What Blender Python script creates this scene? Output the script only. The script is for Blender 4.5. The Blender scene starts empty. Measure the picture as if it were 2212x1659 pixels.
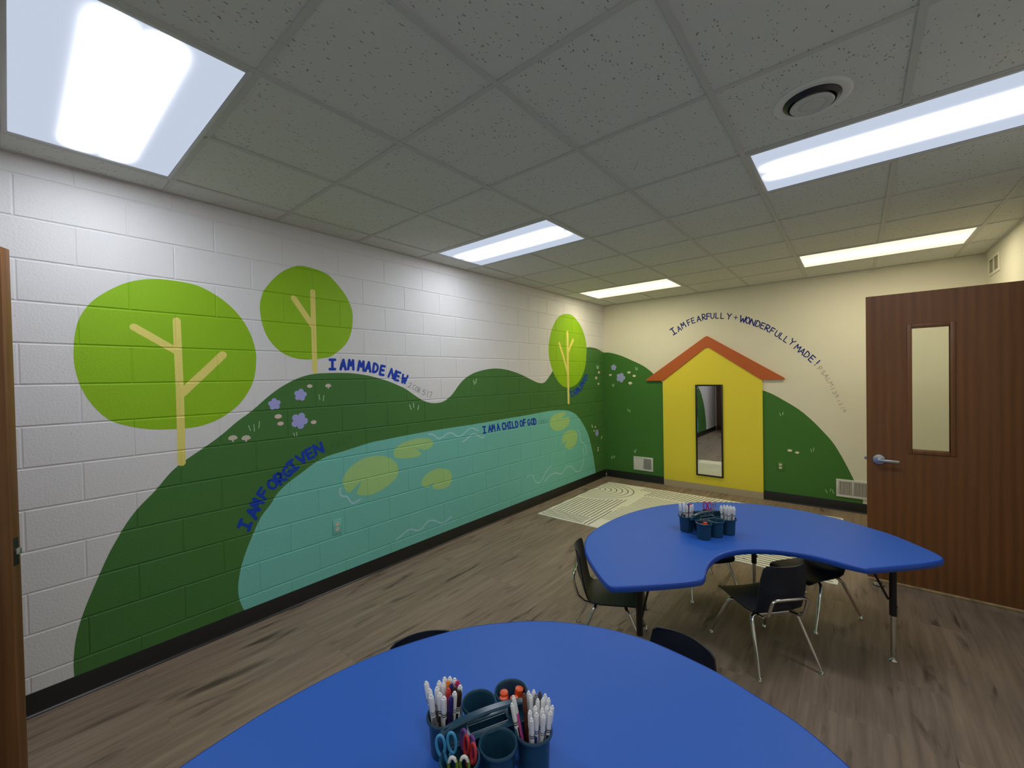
import bpy, bmesh, math, random, json
from mathutils import Vector, Matrix, Quaternion
random.seed(7)
SC = bpy.context.scene
COL = SC.collection
PI = math.pi

# ---------------------------------------------------------------- camera, world, exposure
ROOM_W, ROOM_L, ROOM_H, FRONT = 4.093, 6.0852, 2.727, -0.845
cam_d = bpy.data.cameras.new('camera'); cam = bpy.data.objects.new('camera', cam_d); COL.objects.link(cam)
cam_d.sensor_fit = 'HORIZONTAL'; cam_d.sensor_width = 36.0; cam_d.lens = 898.3 * 36 / 2212
cam_d.clip_start = 0.02
r_, u_, f_ = Vector((0.770983, 0.636557, -0.019492)), Vector((0.005863, 0.023511, 0.999706)), Vector((-0.636828, 0.770871, -0.014394))
cam.matrix_world = Matrix(((r_.x, u_.x, -f_.x, 3.10442), (r_.y, u_.y, -f_.y, 0.0), (r_.z, u_.z, -f_.z, 1.60218), (0, 0, 0, 1)))
SC.camera = cam
w = bpy.data.worlds.new('world'); SC.world = w; w.use_nodes = True
w.node_tree.nodes['Background'].inputs[0].default_value = (0.5, 0.5, 0.5, 1)
w.node_tree.nodes['Background'].inputs[1].default_value = 0.02
SC.view_settings.view_transform = 'Standard'; SC.view_settings.look = 'None'
SC.view_settings.gamma = 1.0; SC.view_settings.use_curve_mapping = False
SC.view_settings.exposure = EXPOSURE = 1.15
LAMP_BAND, LAMP_BASE = 12.5, 0.30          # tube band and lens background of the ceiling fixtures
COOL, WARM = (0.90, 0.94, 1.0), (1.0, 0.93, 0.62)
COOL_LENS, WARM_LENS = (0.82, 0.92, 1.12), (2.0, 1.6, 1.2)      # tint of the lens away from the tubes

# ---------------------------------------------------------------- materials
def srgb(r, g, b):
    f = lambda c: c / 12.92 if c <= 0.04045 else ((c + 0.055) / 1.055) ** 2.4
    return (f(r / 255), f(g / 255), f(b / 255), 1)
def base_mat(name):
    m = bpy.data.materials.new(name); m.use_nodes = True
    return m, m.node_tree, m.node_tree.nodes['Principled BSDF']
def mat(name, col, rough=0.5, metal=0.0, spec=0.5, noise=0.0, nscale=40, bump=0.0, bscale=200, coat=0.0):
    m, nt, p = base_mat(name)
    c = col if len(col) == 4 else (*col, 1)
    p.inputs['Base Color'].default_value = c; p.inputs['Roughness'].default_value = rough
    p.inputs['Metallic'].default_value = metal; p.inputs['Specular IOR Level'].default_value = spec
    if coat: p.inputs['Coat Weight'].default_value = coat
    tc = nt.nodes.new('ShaderNodeTexCoord')
    n = nt.nodes.new('ShaderNodeTexNoise'); n.inputs['Scale'].default_value = nscale; n.inputs['Detail'].default_value = 4
    nt.links.new(tc.outputs['Object'], n.inputs['Vector'])
    mx = nt.nodes.new('ShaderNodeMix'); mx.data_type = 'RGBA'
    k = max(noise, 0.02)
    mx.inputs[6].default_value = (*[x * (1 - k) for x in c[:3]], 1); mx.inputs[7].default_value = (*[min(1, x * (1 + k)) for x in c[:3]], 1)
    nt.links.new(n.outputs['Fac'], mx.inputs[0]); nt.links.new(mx.outputs[2], p.inputs['Base Color'])
    if bump:
        n2 = nt.nodes.new('ShaderNodeTexNoise'); n2.inputs['Scale'].default_value = bscale; n2.inputs['Detail'].default_value = 3
        nt.links.new(tc.outputs['Object'], n2.inputs['Vector'])
        b = nt.nodes.new('ShaderNodeBump'); b.inputs['Strength'].default_value = bump; b.inputs['Distance'].default_value = 0.002
        nt.links.new(n2.outputs['Fac'], b.inputs['Height']); nt.links.new(b.outputs['Normal'], p.inputs['Normal'])
    return m
def block_group():
    """Painted concrete block face: orange-peel texture with a few pits (the joints are modelled)."""
    g = bpy.data.node_groups.new('block_relief', 'ShaderNodeTree')
    g.interface.new_socket('Normal', in_out='OUTPUT', socket_type='NodeSocketVector')
    N, L = g.nodes, g.links
    out = N.new('NodeGroupOutput'); geo = N.new('ShaderNodeNewGeometry')
    n1 = N.new('ShaderNodeTexNoise'); n1.inputs['Scale'].default_value = 95; n1.inputs['Detail'].default_value = 4
    n2 = N.new('ShaderNodeTexNoise'); n2.inputs['Scale'].default_value = 48; n2.inputs['Detail'].default_value = 2
    L.new(geo.outputs['Position'], n1.inputs['Vector']); L.new(geo.outputs['Position'], n2.inputs['Vector'])
    pit = N.new('ShaderNodeMapRange'); pit.inputs[1].default_value = 0.25; pit.inputs[2].default_value = 0.32
    pit.inputs[3].default_value = 0.0; pit.inputs[4].default_value = 1.0
    L.new(n2.outputs['Fac'], pit.inputs[0])
    b = N.new('ShaderNodeMath'); b.operation = 'MULTIPLY'; b.inputs[1].default_value = 0.0016; L.new(n1.outputs['Fac'], b.inputs[0])
    c = N.new('ShaderNodeMath'); c.operation = 'MULTIPLY_ADD'; c.inputs[1].default_value = 0.0010; L.new(pit.outputs[0], c.inputs[0]); L.new(b.outputs[0], c.inputs[2])
    bp = N.new('ShaderNodeBump'); bp.inputs['Strength'].default_value = 1.0; bp.inputs['Distance'].default_value = 1.0
    L.new(c.outputs[0], bp.inputs['Height']); L.new(bp.outputs['Normal'], out.inputs[0])
    return g
BLOCK = block_group()
def paint(name, col, block=True, rough=0.55):
    """Wall paint; on the block wall it follows the block relief."""
    m, nt, p = base_mat(name)
    p.inputs['Roughness'].default_value = rough; p.inputs['Specular IOR Level'].default_value = 0.3
    geo = nt.nodes.new('ShaderNodeNewGeometry')
    n = nt.nodes.new('ShaderNodeTexNoise'); n.inputs['Scale'].default_value = 7; n.inputs['Detail'].default_value = 5
    nt.links.new(geo.outputs['Position'], n.inputs['Vector'])
    mx = nt.nodes.new('ShaderNodeMix'); mx.data_type = 'RGBA'
    mx.inputs[6].default_value = (*[x * 0.97 for x in col[:3]], 1); mx.inputs[7].default_value = (*[min(1, x * 1.03) for x in col[:3]], 1)
    nt.links.new(n.outputs['Fac'], mx.inputs[0]); nt.links.new(mx.outputs[2], p.inputs['Base Color'])
    if block:
        gn = nt.nodes.new('ShaderNodeGroup'); gn.node_tree = BLOCK
        nt.links.new(gn.outputs[0], p.inputs['Normal'])
    else:
        n2 = nt.nodes.new('ShaderNodeTexNoise'); n2.inputs['Scale'].default_value = 160
        nt.links.new(geo.outputs['Position'], n2.inputs['Vector'])
        b = nt.nodes.new('ShaderNodeBump'); b.inputs['Strength'].default_value = 0.25; b.inputs['Distance'].default_value = 0.002
        nt.links.new(n2.outputs['Fac'], b.inputs['Height']); nt.links.new(b.outputs['Normal'], p.inputs['Normal'])
    return m
def floor_mat():
    m, nt, p = base_mat('vinyl_plank')
    N, L = nt.nodes, nt.links
    geo = N.new('ShaderNodeNewGeometry')
    rot = N.new('ShaderNodeMapping'); rot.inputs['Rotation'].default_value = (0, 0, PI / 2); L.new(geo.outputs['Position'], rot.inputs[0])
    br = N.new('ShaderNodeTexBrick'); br.offset = 0.37; br.offset_frequency = 3
    br.inputs['Scale'].default_value = 1; br.inputs['Brick Width'].default_value = 1.22; br.inputs['Row Height'].default_value = 0.18
    br.inputs['Mortar Size'].default_value = 0.0008; br.inputs['Mortar Smooth'].default_value = 0.2; br.inputs['Bias'].default_value = 0
    br.inputs['Color1'].default_value = (0, 0, 0, 1); br.inputs['Color2'].default_value = (1, 1, 1, 1); br.inputs['Mortar'].default_value = (0.5, 0.5, 0.5, 1)
    L.new(rot.outputs[0], br.inputs['Vector'])
    # grain: noise stretched along the planks, shifted per plank
    sh = N.new('ShaderNodeVectorMath'); sh.operation = 'MULTIPLY_ADD'; sh.inputs[1].default_value = (7, 13, 0); L.new(br.outputs['Color'], sh.inputs[0]); L.new(geo.outputs['Position'], sh.inputs[2])
    s1 = N.new('ShaderNodeMapping'); s1.inputs['Scale'].default_value = (26, 1.6, 1); L.new(sh.outputs[0], s1.inputs[0])
    g1 = N.new('ShaderNodeTexNoise'); g1.inputs['Scale'].default_value = 1; g1.inputs['Detail'].default_value = 7; g1.inputs['Roughness'].default_value = 0.62; L.new(s1.outputs[0], g1.inputs['Vector'])
    s2 = N.new('ShaderNodeMapping'); s2.inputs['Scale'].default_value = (13, 2.2, 1); L.new(sh.outputs[0], s2.inputs[0])
    g2 = N.new('ShaderNodeTexNoise'); g2.inputs['Scale'].default_value = 1; g2.inputs['Detail'].default_value = 5; g2.inputs['Distortion'].default_value = 0.6; L.new(s2.outputs[0], g2.inputs['Vector'])
    ramp = N.new('ShaderNodeValToRGB')
    e = ramp.color_ramp.elements; e[0].position = 0.28; e[0].color = FLOOR_D; e[1].position = 0.72; e[1].color = FLOOR_L
    L.new(g1.outputs['Fac'], ramp.inputs[0])
    kn = N.new('ShaderNodeMapRange'); kn.inputs[1].default_value = 0.575; kn.inputs[2].default_value = 0.72; kn.inputs[3].default_value = 1.0; kn.inputs[4].default_value = 0.36
    L.new(g2.outputs['Fac'], kn.inputs[0])
    pl = N.new('ShaderNodeMapRange'); pl.inputs[3].default_value = 0.93; pl.inputs[4].default_value = 1.06; L.new(br.outputs['Color'], pl.inputs[0])
    mu = N.new('ShaderNodeMath'); mu.operation = 'MULTIPLY'; L.new(kn.outputs[0], mu.inputs[0]); L.new(pl.outputs[0], mu.inputs[1])
    jo = N.new('ShaderNodeMapRange'); jo.inputs[3].default_value = 1.0; jo.inputs[4].default_value = 0.75; L.new(br.outputs['Fac'], jo.inputs[0])
    mu2 = N.new('ShaderNodeMath'); mu2.operation = 'MULTIPLY'; L.new(mu.outputs[0], mu2.inputs[0]); L.new(jo.outputs[0], mu2.inputs[1])
    sc = N.new('ShaderNodeVectorMath'); sc.operation = 'SCALE'; L.new(ramp.outputs[0], sc.inputs[0]); L.new(mu2.outputs[0], sc.inputs['Scale'])
    L.new(sc.outputs[0], p.inputs['Base Color'])
    p.inputs['Roughness'].default_value = 0.5; p.inputs['Specular IOR Level'].default_value = 0.35
    b = N.new('ShaderNodeBump'); b.inputs['Strength'].default_value = 0.15; b.inputs['Distance'].default_value = 0.001
    L.new(g1.outputs['Fac'], b.inputs['Height']); L.new(b.outputs['Normal'], p.inputs['Normal'])
    return m
FLOOR_D, FLOOR_L = srgb(121, 103, 88), srgb(160, 140, 120)
def tile_mat():
    """Fissured mineral-fibre ceiling tile: worm-like dark holes and pin pricks."""
    m, nt, p = base_mat('acoustic_tile')
    N, L = nt.nodes, nt.links
    geo = N.new('ShaderNodeNewGeometry')
    n0 = N.new('ShaderNodeTexNoise'); n0.inputs['Scale'].default_value = 28; L.new(geo.outputs['Position'], n0.inputs['Vector'])
    wv = N.new('ShaderNodeVectorMath'); wv.operation = 'MULTIPLY_ADD'; wv.inputs[1].default_value = (0.03, 0.03, 0); L.new(n0.outputs['Color'], wv.inputs[0]); L.new(geo.outputs['Position'], wv.inputs[2])
    mp = N.new('ShaderNodeMapping'); mp.inputs['Scale'].default_value = (118, 50, 1); L.new(wv.outputs[0], mp.inputs[0])
    v = N.new('ShaderNodeTexVoronoi'); v.inputs['Scale'].default_value = 1; v.feature = 'F1'; L.new(mp.outputs[0], v.inputs['Vector'])
    # only some cells carry a hole
    rnd = N.new('ShaderNodeSeparateColor'); L.new(v.outputs['Color'], rnd.inputs[0])
    th = N.new('ShaderNodeMapRange'); th.inputs[1].default_value = 0.50; th.inputs[2].default_value = 1.0; th.inputs[3].default_value = 0.0; th.inputs[4].default_value = 0.33; L.new(rnd.outputs[0], th.inputs[0])
    lt = N.new('ShaderNodeMath'); lt.operation = 'LESS_THAN'; L.new(v.outputs['Distance'], lt.inputs[0]); L.new(th.outputs[0], lt.inputs[1])
    mx = N.new('ShaderNodeMix'); mx.data_type = 'RGBA'; mx.inputs[6].default_value = TILE; mx.inputs[7].default_value = (*[x * 0.45 for x in TILE[:3]], 1)
    L.new(lt.outputs[0], mx.inputs[0]); L.new(mx.outputs[2], p.inputs['Base Color'])
    n3 = N.new('ShaderNodeTexNoise'); n3.inputs['Scale'].default_value = 220; n3.inputs['Detail'].default_value = 3; L.new(geo.outputs['Position'], n3.inputs['Vector'])
    ma = N.new('ShaderNodeMath'); ma.operation = 'MULTIPLY_ADD'; ma.inputs[1].default_value = -0.8; L.new(lt.outputs[0], ma.inputs[0]); L.new(n3.outputs['Fac'], ma.inputs[2])
    b = N.new('ShaderNodeBump'); b.inputs['Strength'].default_value = 0.6; b.inputs['Distance'].default_value = 0.0025
    L.new(ma.outputs[0], b.inputs['Height']); L.new(b.outputs['Normal'], p.inputs['Normal'])
    p.inputs['Roughness'].default_value = 0.95; p.inputs['Specular IOR Level'].default_value = 0.1
    return m
TILE = (0.68, 0.685, 0.65, 1)
def wood_mat(name, dark, light):
    m, nt, p = base_mat(name)
    N, L = nt.nodes, nt.links
    tc = N.new('ShaderNodeTexCoord')
    s = N.new('ShaderNodeMapping'); s.inputs['Scale'].default_value = (38, 38, 1.5); L.new(tc.outputs['Object'], s.inputs[0])
    n = N.new('ShaderNodeTexNoise'); n.inputs['Scale'].default_value = 1; n.inputs['Detail'].default_value = 8; n.inputs['Roughness'].default_value = 0.6; n.inputs['Distortion'].default_value = 0.3; L.new(s.outputs[0], n.inputs['Vector'])
    s2 = N.new('ShaderNodeMapping'); s2.inputs['Scale'].default_value = (5, 5, 0.9); L.new(tc.outputs['Object'], s2.inputs[0])
    wv = N.new('ShaderNodeTexWave'); wv.wave_type = 'RINGS'; wv.rings_direction = 'Z'; wv.inputs['Scale'].default_value = 1.2; wv.inputs['Distortion'].default_value = 3.0; wv.inputs['Detail'].default_value = 3; L.new(s2.outputs[0], wv.inputs['Vector'])
    mx0 = N.new('ShaderNodeMath'); mx0.operation = 'MULTIPLY_ADD'; mx0.inputs[1].default_value = 0.22; L.new(wv.outputs['Fac'], mx0.inputs[0])
    sc = N.new('ShaderNodeMath'); sc.operation = 'MULTIPLY'; sc.inputs[1].default_value = 0.8; L.new(n.outputs['Fac'], sc.inputs[0]); L.new(sc.outputs[0], mx0.inputs[2])
    r = N.new('ShaderNodeValToRGB'); e = r.color_ramp.elements; e[0].position = 0.22; e[0].color = dark; e[1].position = 0.80; e[1].color = light
    L.new(mx0.outputs[0], r.inputs[0]); L.new(r.outputs[0], p.inputs['Base Color'])
    p.inputs['Roughness'].default_value = 0.42; p.inputs['Specular IOR Level'].default_value = 0.4
    b = N.new('ShaderNodeBump'); b.inputs['Strength'].default_value = 0.08; b.inputs['Distance'].default_value = 0.001
    L.new(n.outputs['Fac'], b.inputs['Height']); L.new(b.outputs['Normal'], p.inputs['Normal'])
    return m
def lamp_mat(name, tint, band, base, lens):
    """Prismatic lens lit by two tubes: bright twin band along the fixture, dimmer sides."""
    m = bpy.data.materials.new(name); m.use_nodes = True
    nt = m.node_tree; N, L = nt.nodes, nt.links; N.clear()
    out = N.new('ShaderNodeOutputMaterial'); em = N.new('ShaderNodeEmission'); L.new(em.outputs[0], out.inputs[0])
    tc = N.new('ShaderNodeTexCoord'); sp = N.new('ShaderNodeSeparateXYZ'); L.new(tc.outputs['Object'], sp.inputs[0])
    def mth(op, a, b=None, c=None):
        k = N.new('ShaderNodeMath'); k.operation = op
        for i, x in enumerate((a, b, c)):
            if x is None: continue
            if isinstance(x, (int, float)): k.inputs[i].default_value = x
            else: L.new(x, k.inputs[i])
        return k.outputs[0]
    av = mth('ABSOLUTE', sp.outputs[1]); d = mth('SUBTRACT', av, 0.062); d = mth('DIVIDE', d, 0.036)
    g = mth('EXPONENT', mth('MULTIPLY', mth('MULTIPLY', d, d), -1.0))
    au = mth('ABSOLUTE', sp.outputs[0])
    en = N.new('ShaderNodeMapRange'); en.interpolation_type = 'SMOOTHSTEP'; en.inputs[1].default_value = 0.585; en.inputs[2].default_value = 0.44; en.inputs[3].default_value = 0.0; en.inputs[4].default_value = 1.0
    L.new(au, en.inputs[0])
    s = mth('MULTIPLY', mth('MULTIPLY', g, en.outputs[0]), band)
    v1 = N.new('ShaderNodeVectorMath'); v1.operation = 'SCALE'; v1.inputs[0].default_value = tint; L.new(s, v1.inputs['Scale'])
    v2 = N.new('ShaderNodeVectorMath'); v2.operation = 'ADD'; v2.inputs[1].default_value = [base * x for x in lens]; L.new(v1.outputs[0], v2.inputs[0])
    L.new(v2.outputs[0], em.inputs['Color']); em.inputs['Strength'].default_value = 1.0
    return m
def glass_mat():
    m = bpy.data.materials.new('pane_glass'); m.use_nodes = True
    nt = m.node_tree; N, L = nt.nodes, nt.links; N.clear()
    out = N.new('ShaderNodeOutputMaterial'); t = N.new('ShaderNodeBsdfTransparent'); t.inputs[0].default_value = (0.93, 0.95, 0.92, 1)
    g = N.new('ShaderNodeBsdfGlossy'); g.inputs['Roughness'].default_value = 0.02
    fr = N.new('ShaderNodeFresnel'); fr.inputs[0].default_value = 1.45
    k = N.new('ShaderNodeMath'); k.operation = 'MULTIPLY'; k.inputs[1].default_value = 0.6; L.new(fr.outputs[0], k.inputs[0])
    mx = N.new('ShaderNodeMixShader'); L.new(k.outputs[0], mx.inputs[0]); L.new(t.outputs[0], mx.inputs[1]); L.new(g.outputs[0], mx.inputs[2]); L.new(mx.outputs[0], out.inputs[0])
    return m
MT = dict(
    block=paint('block_white', (0.78, 0.77, 0.78)), drywall=paint('drywall_cream', (0.82, 0.78, 0.66), block=False),
    hill=paint('mural_dark_green', (0.066, 0.20, 0.046)), hill_b=paint('mural_dark_green_flat', (0.060, 0.195, 0.036), block=False),
    crown=paint('mural_lime_green', (0.30, 0.56, 0.012)), trunk=paint('mural_yellow', (0.86, 0.76, 0.20)),
    pond=paint('mural_teal', (0.20, 0.60, 0.53)), pad=paint('mural_lily_green', (0.42, 0.70, 0.27)), ripple=paint('mural_pale_blue', (0.46, 0.74, 0.84)),
    flower=paint('mural_lilac', (0.42, 0.42, 0.84)), flower_b=paint('mural_lilac_flat', (0.40, 0.44, 0.78), block=False),
    dot=paint('mural_pink', (0.80, 0.62, 0.58)), dot_b=paint('mural_cream', (0.85, 0.78, 0.62), block=False),
    mush=paint('mural_beige', (0.68, 0.60, 0.50)), grass=paint('mural_pale_green', (0.38, 0.62, 0.36)), grass_b=paint('mural_pale_green_flat', (0.38, 0.60, 0.34), block=False),
    blue=paint('lettering_blue', (0.008, 0.055, 0.48)), blue_b=paint('lettering_navy', (0.008, 0.018, 0.21), block=False),
    grey=paint('lettering_grey', (0.17, 0.19, 0.21)), grey_b=paint('lettering_grey_flat', (0.18, 0.17, 0.13), block=False),
    faint=paint('lettering_dark_green', (0.035, 0.13, 0.06)), faint_t=paint('lettering_dark_teal', (0.10, 0.34, 0.32)),
    floor=floor_mat(), tile=tile_mat(), tbar=mat('grid_steel_white', (0.55, 0.55, 0.53), 0.6),
    base_blk=mat('vinyl_base_black', (0.012, 0.012, 0.012), 0.38), fixture=mat('fixture_steel', (0.6, 0.6, 0.62), 0.4),
    cool=lamp_mat('lens_cool', COOL, LAMP_BAND, LAMP_BASE, COOL_LENS), warm=lamp_mat('lens_warm', WARM, LAMP_BAND, LAMP_BASE, WARM_LENS),
    wood=wood_mat('door_walnut', srgb(110, 69, 36), srgb(138, 90, 50)), wood_l=wood_mat('door_oak_brown', srgb(98, 64, 36), srgb(138, 95, 58)),
    steel=mat('satin_chrome', (0.62, 0.63, 0.66), 0.28, 1.0), chrome=mat('chrome', (0.78, 0.77, 0.74), 0.12, 1.0), dark_steel=mat('dark_steel', (0.06, 0.06, 0.06), 0.4, 0.8),
    glass=glass_mat(), mirror=mat('mirror_silver', (0.86, 0.87, 0.86), 0.01, 1.0), blackframe=mat('black_frame', (0.008, 0.008, 0.009), 0.3),
    table=mat('laminate_blue', (0.030, 0.135, 0.58), 0.45, spec=0.3, bump=0.12, bscale=900), band=mat('edge_blue', (0.014, 0.080, 0.48), 0.35),
    tubeblk=mat('powder_black', (0.008, 0.008, 0.009), 0.45), shell=mat('navy_plastic', (0.004, 0.009, 0.026), 0.42, bump=0.3, bscale=700),
    caddy=mat('teal_navy_plastic', (0.016, 0.064, 0.112), 0.25), white=mat('white_plastic', (0.82, 0.82, 0.84), 0.35),
    vent=mat('vent_white', (0.74, 0.74, 0.72), 0.4), vdark=mat('vent_shadow', (0.05, 0.05, 0.045), 0.7), vgrey=mat('vent_damper', (0.42, 0.42, 0.41), 0.6),
    cream_v=mat('vent_cream', (0.62, 0.59, 0.46), 0.5), yellow=mat('board_yellow', (0.88, 0.74, 0.05), 0.5, bump=0.1), orange=mat('board_orange', (0.53, 0.115, 0.022), 0.5, bump=0.1),
    tan=mat('bare_wood_tan', (0.50, 0.42, 0.28), 0.6, noise=0.12, nscale=60), rug=mat('rug_cream', (0.90, 0.87, 0.71), 0.95, bump=0.5, bscale=500), rugline=mat('rug_line_grey', (0.10, 0.095, 0.07), 0.95),
    ivory=mat('outlet_ivory', (0.78, 0.72, 0.60), 0.4), teal_plate=mat('plate_teal', (0.20, 0.60, 0.53), 0.45), green_plate=mat('plate_green', (0.060, 0.195, 0.036), 0.45),
)

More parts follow.
